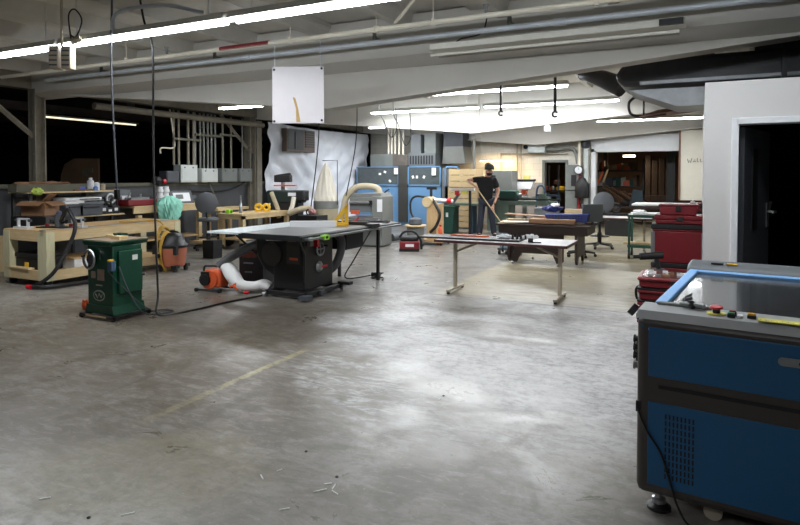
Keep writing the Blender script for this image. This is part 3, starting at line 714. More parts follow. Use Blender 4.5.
tag(MB().tube(spl([(-.02, 0, .70), (-.06, 0, .66), (-.05, 0, .58), (.0, 0, .60), (.03, 0, .66), (-.01, 0, .7)]), .010).tube([(-.1, 0, .5), (-.06, 0, .47)], .05).build('coiled_hose', M_black, loc=(*ad(645, 4.95), 0)), 'black coiled cord hanging on the left side of the near red stack', 'cord')
o = thing('power_drill', 'black cordless drill lying between the two red stacks', 'drill', (*ad(653, 6.0), .67), .3)
MB().cyl((-.12, 0, .12), (.1, 0, .14), .035).cyl((-.18, 0, .118), (-.12, 0, .12), .018).build('barrel', M_black, o)
MB().tube([(.04, 0, .12), (.06, 0, 0)], .022).build('grip', M_black, o)
MB().box(0, .12, -.04, .04, -.05, .0).build('battery', M_dgrey, o)
tag(MB().box(-.16, .2, -.14, .14, 0, .62).build('black_crate', M_blackp, loc=(*ad(659, 6.05), 0), bevel=.02), 'low black crate under the drill between the red stacks', 'crate')

# ------------------------------------------------------------------ folding tables
def table(name, label, x0, x1, y0, y1, z, top_m, loc_group=None):
    cx, cy = (x0 + x1) / 2, (y0 + y1) / 2
    t = thing(name, label, 'table', (cx, cy, 0), 0, loc_group)
    a, b = (x1 - x0) / 2, (y1 - y0) / 2
    tp = MB().box(-a + .01, a - .01, -b + .01, b - .01, z - .028, z).build('tabletop', top_m, t)
    MB().box(-a, a, -b, -b + .012, z - .035, z - .001).box(-a, a, b - .012, b, z - .035, z - .001).box(-a, -a + .012, -b, b, z - .035, z - .001).box(a - .012, a, -b, b, z - .035, z - .001).build('edge_band', M_maroon, tp)
    for s in (-1, 1):
        lx = s * (a - .16)
        lg = MB().box(lx - .022, lx + .022, -.03, .03, .05, z - .03).build('leg', M_beige, t, bevel=.006)
        MB().box(lx - .025, lx + .025, -.30, .30, .025, .06).build('foot', M_beige, lg, bevel=.008)
        MB().cyl((lx, -.27, 0), (lx, -.27, .025), .02).cyl((lx, .27, 0), (lx, .27, .025), .02).build('glide', M_black, lg)
        MB().tube([(lx, 0, z - .2), (lx - s * .38, 0, z - .04)], .016, 6).build('brace', M_beige, lg)
    MB().box(-a + .15, a - .15, -.03, .03, z - .06, z - .03).build('rail', M_brown, t)
    return t
table('folding_table', 'pale folding table with maroon edge and T legs in the middle of the floor', -3.2, -1.44, 7.42, 8.2, .745, M_topw)
table('folding_table', 'pale folding table further back, right of the round backed chair', -2.4, -.85, 12.85, 13.55, .745, M_topw)
# items on front table
def simple(name, label, cat, m, loc, f, rz=0, bevel=0, group=None):
    mb = MB(); f(mb); return tag(mb.build(name, m, loc=loc, rz=rz, bevel=bevel), label, cat, group)
simple('cutting_mat', 'black mat along the back of the front folding table', 'mat', M_black, (-2.7, 7.75, .747), lambda m: m.box(-.78, .62, -.2, .16, 0, .022), 0.03)
simple('hand_saw', 'orange tool strip lying on the black mat', 'saw', M_orange, (-2.75, 7.8, .770), lambda m: m.prism([(-.35, -.02), (.1, -.04), (.2, .0), (.1, .04), (-.3, .03)], 0, .02, 'z'), 0.03)
def rag(m, sx, sy, sz, seed):
    r = random.Random(seed); bm = m.b
    R = bmesh.ops.create_icosphere(bm, subdivisions=3, radius=1)
    for v in R['verts']:
        n = 1 + .25 * math.sin(v.co.x * 5 + seed) * math.cos(v.co.y * 6 + seed * 2) + r.uniform(-.08, .08)
        v.co = Vector((v.co.x * sx * n, v.co.y * sy * n, max(0, (v.co.z * .5 + .45) * sz * n)))
for i, (x, lab) in enumerate(((-2.33, 'crumpled white rag left of the black clips on the front folding table'), (-1.98, 'crumpled white rag near the right half of the front folding table'))):
    simple('rag', lab, 'rag', M_cloth, (x, 7.78, .769), lambda m: rag(m, .10, .05, .05 + .015 * i, 3 + i), .2)
for i in range(4):
    simple('spring_clip', 'small black clip between the two rags', 'clip', M_black, (-2.2 + i * .055, 7.72 + .02 * (i % 2), .769), lambda m: m.prism([(-.018, 0), (.018, 0), (.006, .05), (-.006, .05)], -.012, .012).cyl((-.012, 0, .05), (.012, 0, .05), .008), i * .7, group='black clips on the folding table')
simple('tape_measure', 'black tape dispenser at the front edge of the folding table', 'tape', M_black, (-1.93, 7.6, .746), lambda m: m.cyl((-.03, 0, .03), (.03, 0, .03), .03).box(.02, .13, -.02, .02, 0, .012), .1)
for i, (x, y) in enumerate(((-2.25, 7.45), (-2.12, 7.45))):
    simple('clamp_screw', 'small dark clamp gripping the near table edge', 'clamp', M_blackp, (x, y, .64), lambda m: m.cyl((0, 0, 0), (0, 0, .07), .008).box(-.012, .012, -.02, .02, -.01, .02), group='clamps on the near table edge')

# ------------------------------------------------------------------ dark brown desk with clutter
t = thing('work_desk', 'large dark brown wheeled desk piled with boards', 'desk', (-2.50, 11.1, 0))
MB().box(-.86, .83, -.5, .45, .70, .735).build('desktop', M_brown, t, bevel=.005)
MB().box(-.80, .78, -.46, .42, .56, .70).build('apron', M_brown, t)
for s, xx in ((-1, -.62), (1, .58)):
    pd = MB().prism([(-.42, .56), (-.42, .12), (-.34, .04), (-.28, .04), (-.22, .16), (.18, .16), (.24, .04), (.30, .04), (.38, .12), (.38, .56)], xx - .02, xx + .02, 'x').build('end_panel', M_brown, t)
MB().prism([(-.62, .58), (-.62, .08), (-.55, .03), (-.48, .03), (-.40, .2), (.16, .2), (.24, .03), (.3, .03), (.36, .08), (.36, .58)], -.36, -.33).build('modesty_panel', M_brown, t)
for x, y in ((-.55, -.4), (-.35, .3), (.27, -.4), (.58, .3)):
    MB().cyl((x - .015, y, .025), (x + .015, y, .025), .025).build('caster', M_steel, t)
def board(label, x, y, z, sx, sy, sz, rz, m, tilt=0, cat='board', name='board', grp=None):
    o = MB().cbox((0, 0, 0), (sx, sy, sz), (0, tilt, 0)).build(name, m, loc=(x, y, z + sz / 2), rz=rz)
    return tag(o, label, cat, grp)
G = 'boards piled on the brown desk'
board('long pale board at the bottom left of the desk pile', -2.88, 11.0, .737, .9, .45, .02, .1, M_pine, grp=G)
board('brown cardboard sheet in the middle of the desk pile', -2.35, 10.85, .759, .8, .4, .07, .04, M_card, grp=G)
board('yellow pine board poking out at the left of the desk pile', -2.85, 11.2, .76, .9, .2, .025, -.05, M_pineY, grp=G)
board('tilted grey board lying on top of the desk pile', -2.65, 11.15, .85, 1.3, .25, .015, .06, M_card, tilt=.04, grp=G)
board('white foam strip along the left edge of the desk', -2.95, 10.7, .759, .5, .12, .02, .35, M_paper, grp=G)
board('pale panel leaning at the right of the desk pile', -2.0, 11.4, .745, .5, .1, .24, 0, M_pine, grp=G)
bl = thing('plastic_crate', 'blue plastic crate on the desk pile', 'crate', (-2.12, 11.0, .83), .03)
MB().prism([(-.36, 0), (.34, -.06), (.38, .10), (-.4, .08)], -.14, .14).build('body', M_blueit, bl, bevel=.01)
v = MB()
for i in range(12):
    for k in range(2): v.box(-.3 + i * .05, -.28 + i * .05, -.143, -.14, .0 + k * .045, .022 + k * .045)
v.build('holes', M_black, bl)
simple('jacket', 'dark blue crumpled jacket on top of the blue crate', 'jacket', M_blueit, (-2.45, 11.2, .93), lambda m: rag(m, .16, .1, .13, 9), .2)
simple('rag', 'white crumpled paper on top of the dark blue jacket', 'rag', M_cloth, (-2.38, 11.15, 1.03), lambda m: rag(m, .1, .04, .07, 12), -.5)
m_ = thing('grey_screen', 'flat grey panel standing on the right end of the brown desk', 'panel', (-1.72, 11.2, .737), 0.95)
MB().box(-.26, .24, -.015, .015, .03, .36).build('screen', M_mgrey, m_, bevel=.01)
MB().box(-.1, .1, -.1, .1, 0, .015).box(-.02, .02, -.01, .02, .01, .08).build('stand', M_blackp, m_)
# blue grey rolling cart behind front table
t = thing('rolling_cart', 'pale blue grey rolling tub behind the front folding table', 'cart', (*ad(512, 12.3), 0))
MB().prism([(-.2, .12), (.2, .12), (.24, .52), (-.24, .52)], -.2, .2).build('tub', mat('blue grey plastic', (120, 138, 154), .5), t, bevel=.03)
for x in (-.22, -.07, .08, .22): MB().cyl((x, -.18, .05), (x + .03, -.18, .05), .05).build('wheel', M_black, t)
MB().box(-.24, .24, -.2, .2, .09, .13).build('chassis', M_dgrey, t)

# ------------------------------------------------------------------ drafting chairs with round backs
def chair():
    t = thing('drafting_chair', 'tall grey chair with round back and foot ring behind the brown desk', 'chair', (*ad(600, 13.3), 0), 0.5, 'grey round backed drafting chairs')
    MB().lathe([(.0, .0), (.2, .0), (.23, .03), (.22, .07), (.15, .085), (.0, .085)], (0, 0, .62)).build('seat', M_chairg, t)
    bk = MB().lathe([(.0, .0), (.19, .0), (.23, .012), (.235, .03), (.21, .045), (.0, .05)], (0, 0, 0), M=Matrix.Translation((0, -.2, 1.02)) @ Matrix.Rotation(math.radians(84), 4, 'X')).build('backrest', M_chairg, t)
    MB().tube([(0, -.22, 1.0), (0, -.26, .8), (0, -.1, .62)], .018).build('back_bracket', M_blackp, t)
    MB().cyl((0, 0, .1), (0, 0, .62), .028).cyl((0, 0, .1), (0, 0, .35), .045).build('column', M_blackp, t)
    MB().torus((0, 0, .27), .2, .012).tube([(-.2, 0, .27), (.2, 0, .27)], .01).tube([(0, -.2, .27), (0, .2, .27)], .01).build('foot_ring', M_blackp, t)
    for k in range(5):
        a = 2 * PI * k / 5 + .3; c, s = math.cos(a), math.sin(a)
        lg = MB().tube([(0, 0, .11), (c * .32, s * .32, .075)], .03, 6, .018).build('base_leg', M_blackp, t)
        MB().cyl((c * .32 - s * .02, s * .32 + c * .02, .03), (c * .32 + s * .02, s * .32 - c * .02, .03), .03).build('caster', M_black, lg)
    return t
ch = chair()
dup(ch, (*ad(208, 13.0), 0), .62, 'grey chair with oval back left of the light wood table')
ch['label'] = 'grey round backed drafting chair between the brown desk and the far folding table'
t2 = thing('swivel_stool', 'low dark five star swivel stool under the right end of the brown desk', 'stool', (*ad(581, 11.9), 0), .2)
MB().cyl((0, 0, .1), (0, 0, .45), .03).build('column', M_blackp, t2); MB().lathe([(0, 0), (.17, 0), (.18, .04), (0, .06)], (0, 0, .45)).build('seat', M_blackp, t2)
for k in range(5):
    a = 2 * PI * k / 5; c, s = math.cos(a), math.sin(a)
    lg = MB().tube([(0, 0, .11), (c * .28, s * .28, .075)], .03, 6, .018).build('base_leg', M_blackp, t2)
    MB().cyl((c * .28 - s * .02, s * .28 + c * .02, .03), (c * .28 + s * .02, s * .28 - c * .02, .03), .03).build('caster', M_black, lg)
# spoked wheel
w_ = thing('cart_wheel', 'small spoked wheel beside the round chair back', 'wheel', (*ad(616, 16.1), .745), 0.5)
MB().torus((0, 0, 0), .12, .025, 'y').build('tyre', M_black, w_)
for k in range(4):
    a = PI * k / 4; MB().tube([(-.11 * math.cos(a), 0, -.11 * math.sin(a)), (.11 * math.cos(a), 0, .11 * math.sin(a))], .007, 6).build('spoke', M_steel, w_)
tag(MB().box(-.3, .35, -.2, .25, 0, .6).build('low_crate', M_blackp, loc=(*ad(618, 16.1), 0)), 'black crate carrying the spoked wheel in front of the roller opening', 'crate')
# green cart and raised white board
t = thing('utility_cart', 'green steel utility cart behind the red tool boxes', 'cart', (*ad(657, 11.6), 0))
MB().box(-.5, .5, -.3, .3, .80, .85).build('top_tray', M_dgreen, t); MB().box(-.5, .5, -.3, .3, .22, .27).build('lower_tray', M_dgreen, t)
for x in (-.47, .47):
    for y in (-.27, .27):
        MB().box(x - .02, x + .02, y - .02, y + .02, .1, .8).build('leg', M_dgreen, t)
        MB().cyl((x - .02, y, .06), (x + .02, y, .06), .06).build('wheel', M_black, t)
c = ad(657, 11.6)
board('white board scraps lying on the green cart', c[0] - .1, c[1], .852, .7, .4, .03, .2, M_paper)
board('pale board on the lower tray of the green cart', c[0] - .2, c[1], .272, .8, .3, .03, .1, M_pine)
simple('rag', 'crumpled white paper on the left corner of the green cart', 'rag', M_cloth, (c[0] - .3, c[1] - .1, .885), lambda m: rag(m, .12, .08, .06, 5))
t = thing('raised_table', 'white topped table standing behind the red stack and the green cart', 'table', (*ad(671, 10.5), 0))
MB().box(-.6, .5, -.45, .4, 1.09, 1.115).build('tabletop', M_paper, t)
for x in (-.0, .45):
    for y in (-.3, .3): MB().box(x - .02, x + .02, y - .02, y + .02, 0, 1.09).build('leg', M_brown, t)
simple('glue_bottle', 'small white bottle on the raised white table', 'bottle', M_plast, (*ad(693, 10.3), 1.115), lambda m: m.lathe([(.02, 0), (.035, .0), (.035, .05), (.012, .06), (.012, .08)]))

# ------------------------------------------------------------------ person with a stick
pc = ad(486, 15.7)
pr_ = thing('person', 'person in black T-shirt and grey cap leaning over a long wooden stick', 'person', pc, math.radians(26)); pr_.scale = (1.06, 1.06, 1.03)
def skin(name, verts, edges, radii, m, parent, root=0, sub=2):
    me = bpy.data.meshes.new(name); me.from_pydata(verts, edges, []); me.update(); me.materials.append(m)
    o = bpy.data.objects.new(name, me); COL.objects.link(o); o.parent = parent
    q = o.modifiers.new('skin', 'SKIN')
    if not me.skin_vertices: me.skin_vertices.new()
    for i, r in enumerate(radii):
        sv = me.skin_vertices[0].data[i]; sv.radius = r if isinstance(r, tuple) else (r, r); sv.use_root = (i == root)
    q.use_smooth_shade = True
    s = o.modifiers.new('sub', 'SUBSURF'); s.levels = sub; s.render_levels = sub
    return o
# local: x to viewer right, y away from the viewer
J = dict(pel=(0, .02, .95), wai=(0, 0, 1.12), che=(0.0, -.04, 1.34), nek=(.02, -.07, 1.53), hd0=(.05, -.14, 1.62), hd1=(.065, -.16, 1.735),
         sL=(-.19, -.05, 1.47), eL=(-.48, -.12, 1.44), wL=(-.30, -.30, 1.31), hL=(-.25, -.34, 1.27),
         sR=(.20, -.06, 1.46), eR=(.30, -.06, 1.17), wR=(.20, -.22, .93), hR=(.16, -.26, .86),
         kL=(-.13, -.04, .50), aL=(-.16, .0, .10), tL=(-.18, -.15, .05), hpL=(-.09, .02, .9),
         kR=(.15, -.06, .50), aR=(.20, .02, .10), tR=(.24, -.13, .05), hpR=(.09, .02, .9))
order = list(J); idx = {k: i for i, k in enumerate(order)}
E = [('pel', 'wai'), ('wai', 'che'), ('che', 'nek'), ('nek', 'hd0'), ('hd0', 'hd1'), ('che', 'sL'), ('sL', 'eL'), ('eL', 'wL'), ('wL', 'hL'), ('che', 'sR'), ('sR', 'eR'), ('eR', 'wR'), ('wR', 'hR'),
     ('pel', 'hpL'), ('hpL', 'kL'), ('kL', 'aL'), ('aL', 'tL'), ('pel', 'hpR'), ('hpR', 'kR'), ('kR', 'aR'), ('aR', 'tR')]
RR = dict(pel=(.13, .10), wai=(.125, .09), che=(.145, .10), nek=.058, hd0=(.07, .085), hd1=(.072, .09), sL=.062, eL=.042, wL=.03, hL=.036, sR=.062, eR=.042, wR=.03, hR=.036,
          kL=.058, aL=.042, tL=.035, hpL=.085, kR=.058, aR=.042, tR=.035, hpR=.085)
skin('body', [J[k] for k in order], [(idx[a], idx[b]) for a, b in E], [RR[k] for k in order], M_skin, pr_)
def sub_skin(name, keys, edges, rad, m, extra={}):
    JJ = dict(J); JJ.update(extra)
    ii = {k: i for i, k in enumerate(keys)}
    return skin(name, [JJ[k] for k in keys], [(ii[a], ii[b]) for a, b in edges], [rad[k] for k in keys], m, pr_)
sub_skin('shirt', ['wai', 'che', 'low', 'neb', 'sL', 'slL', 'sR', 'slR'], [('low', 'wai'), ('wai', 'che'), ('che', 'neb'), ('che', 'sL'), ('sL', 'slL'), ('che', 'sR'), ('sR', 'slR')],
         dict(wai=(.17, .14), che=(.19, .16), low=(.175, .14), neb=.09, sL=.088, slL=.075, sR=.088, slR=.078), M_shirt,
         dict(low=(0, .02, .93), neb=(.01, -.05, 1.50), slL=(-.36, -.09, 1.45), slR=(.27, -.06, 1.24)))
sub_skin('trousers', ['pel', 'hpL', 'kL', 'aL', 'hpR', 'kR', 'aR'], [('pel', 'hpL'), ('hpL', 'kL'), ('kL', 'aL'), ('pel', 'hpR'), ('hpR', 'kR'), ('kR', 'aR')],
         dict(pel=(.16, .125), hpL=.105, kL=.082, aL=.08, hpR=.105, kR=.082, aR=.08), M_jeans, dict(aL=(-.165, .0, .05), aR=(.205, .02, .05)))
for s in ('L', 'R'):
    a, t_ = Vector(J['a' + s]), Vector(J['t' + s])
    skin('shoe', [(a.x, a.y + .03, .055), (t_.x, t_.y - .03, .045)], [(0, 1)], [.055, .048], M_black, pr_)
MB().lathe([(.0, .135), (.05, .13), (.095, .10), (.116, .05), (.12, .0), (.114, -.012)], (.065, -.145, 1.725)).build('cap', M_cap, pr_)
MB().lathe([(.03, -.04), (.065, -.03), (.075, .01), (.07, .03)], (.06, -.185, 1.60), sy=.8).build('beard', M_hair, pr_)
MB().cyl((.07, -.25, 1.655), (.07, -.275, 1.64), .014, .018).build('nose', M_skin, pr_)
for s in (-1, 1):
    MB().cyl((.068 + s * .03, -.24, 1.69), (.068 + s * .03, -.252, 1.69), .009).build('eye', M_hair, pr_)
    MB().cbox((.06 + s * .088, -.15, 1.66), (.02, .04, .055)).build('ear', M_skin, pr_, bevel=.008)
SA, SB = Vector((-.36, -.34, 1.40)), Vector((.42, -.36, .30))
def onstick(t): return SA.lerp(SB, t)
for s, hk in ((0.135, 'hL'), (0.62, 'hR')):
    P0 = onstick(s) ; h = Vector(J[hk]); dv = (SB - SA).normalized()
    for k in range(4):
        c = P0 + dv * (k - 1.5) * .022
        skin('finger', [tuple(h.lerp(c, .2)), tuple(c + Vector((0, .02, .02))), tuple(c + Vector((.012, -.022, .008))), tuple(c + Vector((0, -.018, -.018)))], [(0, 1), (1, 2), (2, 3)], [.011, .010, .009, .008], M_skin, pr_, sub=1)
    c = P0 - dv * .05
    skin('thumb', [tuple(h), tuple(c + Vector((-.01, 0, .015))), tuple(c + Vector((.0, -.022, .0)))], [(0, 1), (1, 2)], [.013, .011, .009], M_skin, pr_, sub=1)
st = MB().cyl(tuple(SA), tuple(SB), .014, n=10).build('wooden_stick', M_pine, loc=(pc[0], pc[1], 0), rz=math.radians(26))
tag(st, 'long pale wooden stick held by the person in black', 'stick')
# yellow blocks by the feet
for px, lab in ((473, 'yellow block left of the feet of the person'), (494, 'yellow block right of the feet of the person')):
    simple('floor_block', lab, 'block', mat('mustard block', (176, 140, 60), .6), (*ad(px, 14.6), 0), lambda m: m.prism([(-.16, 0), (.16, 0), (.14, .11), (-.14, .11)], -.08, .08), bevel=.01)

# ------------------------------------------------------------------ green shaper machine
gm = thing('shaper_machine', 'dark green floor standing woodworking machine with handwheel at the left', 'machine', (-6.0, 4.68, 0)); gm.scale = (.86, .88, .955)
gx, gy = .245, .22
MB().box(-gx, gx, -gy, gy, .14, .86).build('cabinet', M_green, gm, bevel=.012)
MB().prism([(-gx - .03, .06), (gx + .03, .06), (gx, .16), (-gx, .16)], -gy - .02, gy + .02).build('plinth', M_green, gm)
MB().prism([(-gx - .035, .90), (-gx - .0, .86), (gx + .0, .86), (gx + .035, .90), (gx + .035, .915), (-gx - .035, .915)], -gy - .05, gy + .08).build('table', M_green, gm, bevel=.005)
MB().box(-gx - .03, gx + .03, -gy - .045, gy + .075, .915, .925).build('tabletop', mat('worn iron top', (150, 132, 112), .4, .3), gm)
MB().box(gx, gx + .05, -gy + .06, gy - .03, .30, .80).build('access_door', M_green, gm, bevel=.01)
MB().box(gx + .05, gx + .054, .03, .11, .68, .74).build('label_plate', M_paper, gm)
sw = MB().box(gx - .02, gx + .06, -gy - .065, -gy, .58, .70).build('switch_box', mat('blue grey switch', (74, 96, 124), .5), gm, bevel=.01)
MB().box(gx - .005, gx + .04, -gy - .075, -gy - .01, .69, .715).build('switch_paddle', M_yellow, sw, bevel=.005)
hw = MB().torus((-.12, -gy - .07, .70), .105, .016, 'y', 28, 8).build('handwheel', M_steel, gm)
MB().lathe([(0, 0), (.075, 0), (.06, .03), (.03, .045), (0, .045)], M=Matrix.Translation((-.12, -gy - .03, .70)) @ Matrix.Rotation(PI / 2, 4, 'X')).build('wheel_dish', M_dgrey, hw)
MB().cyl((-.12, -gy, .70), (-.12, -gy - .09, .70), .018).cyl((-.18, -gy - .08, .74), (-.18, -gy - .13, .74), .01).build('wheel_hub', M_blackp, hw)
MB().box(.0, .012, -gy - .004, -gy, .70, .80).build('scale_plate', M_greyp, gm)
MB().box(-.17, -.09, -gy - .004, -gy, .47, .55).box(-.05, .08, -gy - .004, -gy, .45, .58).build('instruction_plate', mat('tan label', (150, 128, 116), .5, scale=20, var=.3), gm)
MB().prism([(-.02 + .11 * math.cos(a), .27 + .065 * math.sin(a)) for a in [2 * PI * k / 28 for k in range(28)]], -gy - .006, -gy).build('oval_badge', M_steel, gm)
MB().prism([(-.02 + .095 * math.cos(a), .27 + .05 * math.sin(a)) for a in [2 * PI * k / 28 for k in range(28)]], -gy - .009, -gy - .005).build('badge_field', M_green, gm)
MB().tube([(-.08, -gy - .01, .29), (-.04, -gy - .01, .24), (-.01, -gy - .01, .30), (.03, -gy - .01, .25), (.05, -gy - .01, .29)], .006, 5).build('badge_mark', M_steel, gm)
MB().box(-.08, .04, -gy - .004, -gy, .385, .40).build('name_strip', M_beige, gm)
f1 = MB().box(-.14, .02, -.03, .09, .925, .965).build('fence', M_pineY, gm); MB().box(.06, .22, -.1, .03, .925, .965).build('fence', M_pineY, gm)
MB().cyl((.02, .0, .925), (.02, .0, .985), .02).box(-.06, .1, .02, .12, .965, .985).build('cutter_guard', M_green, gm)
mbz = MB().box(-gx - .08, gx + .08, -gy - .07, -gy - .03, .02, .055).box(-gx - .08, gx + .08, gy + .03, gy + .07, .02, .055).box(-gx - .08, -gx - .04, -gy - .07, gy + .07, .02, .055).box(gx + .04, gx + .08, -gy - .07, gy + .07, .02, .055).build('mobile_base', M_blackp, gm, bevel=.004)
for x in (-gx - .06, gx + .06):
    for y in (-gy - .05, gy + .05): MB().cyl((x - .02, y, .025), (x + .02, y, .025), .025).build('caster', M_black, gm)
MB().box(-gx + .05, gx - .05, -gy - .075, -gy - .07, .03, .05).build('base_strip', M_pine, gm)
MB().tube(spl([(gx + .0, -gy - .07, .58), (gx + .05, -gy + .1, .38), (gx + .09, -gy + .3, .18), (gx + .12, .25, .05), (gx + .3, .3, .012)]), .005, 6).build('lead', M_dgrey, gm)
simple('orange_rag', 'orange scrap on the floor at the left foot of the green machine', 'scrap', M_orange, (*ad(84.5, 7.15), 0), lambda m: rag(m, .05, .05, .12, 2))

# ------------------------------------------------------------------ long mobile workbench at the left
wb = thing('workbench', 'long mobile pine workbench with router jig at the left', 'workbench', (-9.27, 5.34, 0))
BW, BL, BZ = 1.0, 2.45, .82
MB().box(0, BW, 0, BL, BZ - .02, BZ).build('benchtop', M_ply, wb)
MB().box(0, BW, 0, .05, BZ - .16, BZ - .02).build('end_rail', M_pine, wb); MB().box(BW - .04, BW, .05, BL, BZ - .16, BZ - .02).build('side_rail', M_pineY, wb)
MB().box(0, .04, .05, BL, BZ - .16, BZ - .02).build('side_rail', M_pineY, wb)
for x in (0, BW - .19):
    for y in (0, BL - .12):
        MB().box(x - (0 if x else .006), x + (.196 if x else .14), y - .006, y + .12, .10, BZ - .021).build('leg', M_treat, wb)
MB().box(0, BW, 0, .05, .1, .24).build('lower_end_rail', M_pine, wb); MB().box(BW - .04, BW, .05, BL, .1, .24).build('lower_side_rail', M_pineY, wb)
MB().box(0.02, BW - .04, .05, BL, .18, .2).build('lower_shelf', M_ply, wb)
for x, y in ((.08, .08), (BW - .1, .08), (.08, BL - .1), (BW - .1, BL - .1)):
    MB().cyl((x - .02, y, .05), (x + .02, y, .05), .05).box(x - .04, x + .04, y - .04, y + .04, .07, .1).build('caster', M_black, wb)
MB().box(BW - .1, BW - .05, -.04, 2.3, BZ, BZ + .012).build('guide_rail', M_steel, wb)
def onb(x, y, z=BZ): return (-9.27 + x, 5.34 + y, z)
t = thing('parts_case', 'black plastic case with yellow label on the lower shelf of the workbench', 'case', onb(.4, .28, .2))
MB().box(-.26, .26, -.2, .2, 0, .2).build('body', M_black, t, bevel=.02); MB().box(-.27, .27, -.21, .21, .2, .26).build('lid', M_black, t, bevel=.01); MB().box(-.03, .06, -.207, -.2, .06, .13).build('label_tag', M_yellow, t)
board('loose pine board on the front lower shelf of the workbench', -8.96, 5.37, .242, .6, .09, .02, -.02, M_pine)
t = thing('flat_box', 'white flat cardboard box on the lower shelf of the workbench', 'box', onb(.62, 1.0, .2))
MB().box(-.25, .27, -.5, .55, 0, .15).build('body', M_plast, t, bevel=.005); MB().box(-.27, .28, -.52, .57, .15, .17).build('lid', M_ply, t)
# clamping frames (two) and router
def frame_jig(x, y, lab):
    t = thing('frame_clamp', lab, 'clamp', onb(x, y), .1, 'metal frame clamps on the workbench')
    MB().box(-.11, -.085, -.02, .02, 0, .15).build('upright', mat('bright alloy', (205, 208, 210), .35, .2), t); MB().box(.085, .11, -.02, .02, 0, .15).build('upright', mat('bright alloy', (205, 208, 210), .35, .2), t)
    MB().box(-.11, .11, -.02, .02, .13, .155).build('crossbar', mat('bright alloy', (205, 208, 210), .35, .2), t); MB().box(-.15, .15, -.05, .05, 0, .03).build('base', mat('bright alloy', (205, 208, 210), .35, .2), t)
    MB().cyl((-.16, 0, .12), (-.11, 0, .12), .02).cyl((.11, 0, .12), (.16, 0, .12), .02).build('knob', M_dgrey, t)
frame_jig(.28, .12, 'metal clamp frame at the left end of the workbench'); frame_jig(.86, .58, 'metal clamp frame on the near edge of the workbench')
t = thing('router', 'dark router tool on a flat black plate on the workbench', 'router', onb(.62, .45), .3)
MB().box(-.3, .3, -.12, .12, 0, .02).build('base_plate', M_blackp, t)
MB().cyl((0, 0, .02), (0, 0, .2), .06).build('motor', M_dgrey, t); MB().cyl((0, 0, .2), (0, 0, .25), .045, .03).build('motor_cap', mat('dark blue plastic', (34, 44, 74), .5), t)
for s in (-1, 1): MB().cyl((s * .05, 0, .08), (s * .13, 0, .09), .018).cyl((s * .13, 0, .07), (s * .13, 0, .12), .022).build('handle', M_black, t); MB().cyl((s * .045, .05, .02), (s * .045, .05, .2), .008).build('post', M_steel, t)
MB().cyl((-.2, 0, .02), (-.2, 0, .06), .03).cyl((.2, 0, .02), (.2, 0, .06), .03).build('knob', M_red, t)
tag(MB().tube(spl([onb(.7, .42, BZ + .10), onb(.88, .40, BZ + .28), onb(1.05, .36, BZ + .2), onb(1.12, .36, .85), onb(1.10, .28, .6), onb(1.06, .10, .27), onb(.98, -.02, .12), onb(.85, -.10, .035)]), .028, 12).build('vacuum_hose', M_blackp), 'dark vacuum hose draped down the front of the workbench', 'hose')
tag(MB().tube(spl([onb(.9, -.14, .04), onb(1.1, -.02, .04), onb(1.2, .4, .04), onb(1.3, .9, .04), onb(1.3, 1.4, .04)]), .03, 12).build('floor_hose', M_blackp), 'dark hose lying on the floor under the workbench edge', 'hose')
simple('hose_coupling', 'small red hose cuff on the floor below the workbench', 'coupling', M_btnr, onb(.83, -.14, .035), lambda m: m.cyl((-.05, 0, 0), (.04, 0, 0), .032))
# shelf rack behind bench
X0 = XL + .1
a = -X0
def wallpos(px, X=-10.3):
    k = (px - 400) / 600; d = -X / (0.44721 - .89443 * k); return ad(px, d)
ya, yb = wallpos(22)[1], wallpos(107)[1]
sh = thing('storage_shelf', 'wood shelving against the low wall behind the workbench', 'shelf', (-10.4, 0, 0))
MB().box(-.3, .25, ya, yb + .1, 1.30, 1.325).build('upper_board', M_pineY, sh)
MB().box(-.3, .25, wallpos(50)[1], wallpos(119)[1], .845, .87).build('lower_board', M_pineY, sh)
for yy in (ya + .05, (ya + yb) / 2, yb): MB().box(-.3, -.25, yy, yy + .05, 0, 1.3).box(.18, .22, yy, yy + .05, 0, .845 if yy > ya + .1 else 1.3).build('upright', M_blackp, sh)
def onsh(px, z=1.325, dx=0): p = wallpos(px, -10.33); return (-10.33 + dx, p[1], z)
t = thing('rock_tray', 'long tan box of rough offcuts on the upper shelf', 'box', onsh(44))
MB().prism([(-.12, 0), (.12, 0), (.13, .13), (-.13, .13)], -.55, .6).build('body', M_ledge, t)
r_ = MB(); rag(r_, .11, .5, .07, 4); r_.build('contents', M_card, t, loc=(0, 0, .11))
simple('lime_cloth', 'lime green cloth hanging over the left end of the upper shelf', 'cloth', mat('lime cloth', (160, 180, 80), .8), onsh(27, 1.27, .28), lambda m: rag(m, .05, .1, .13, 6))
simple('spray_can', 'small dark can beside the tan box on the upper shelf', 'can', M_dgrey, onsh(60.5), lambda m: m.lathe([(.04, 0), (.04, .1), (.012, .13), (.012, .18)]))
simple('blue_roll', 'blue plastic tray on the upper shelf', 'tray', mat('bright blue plastic', (50, 90, 200), .5), onsh(73, 1.345), lambda m: m.box(-.05, .05, -.2, .22, 0, .05), bevel=.01)
simple('brown_tool', 'brown tool lying under the blue tray on the upper shelf', 'tool', M_rust, onsh(79, 1.325, .12), lambda m: m.box(-.03, .03, -.2, .2, 0, .035), bevel=.01)
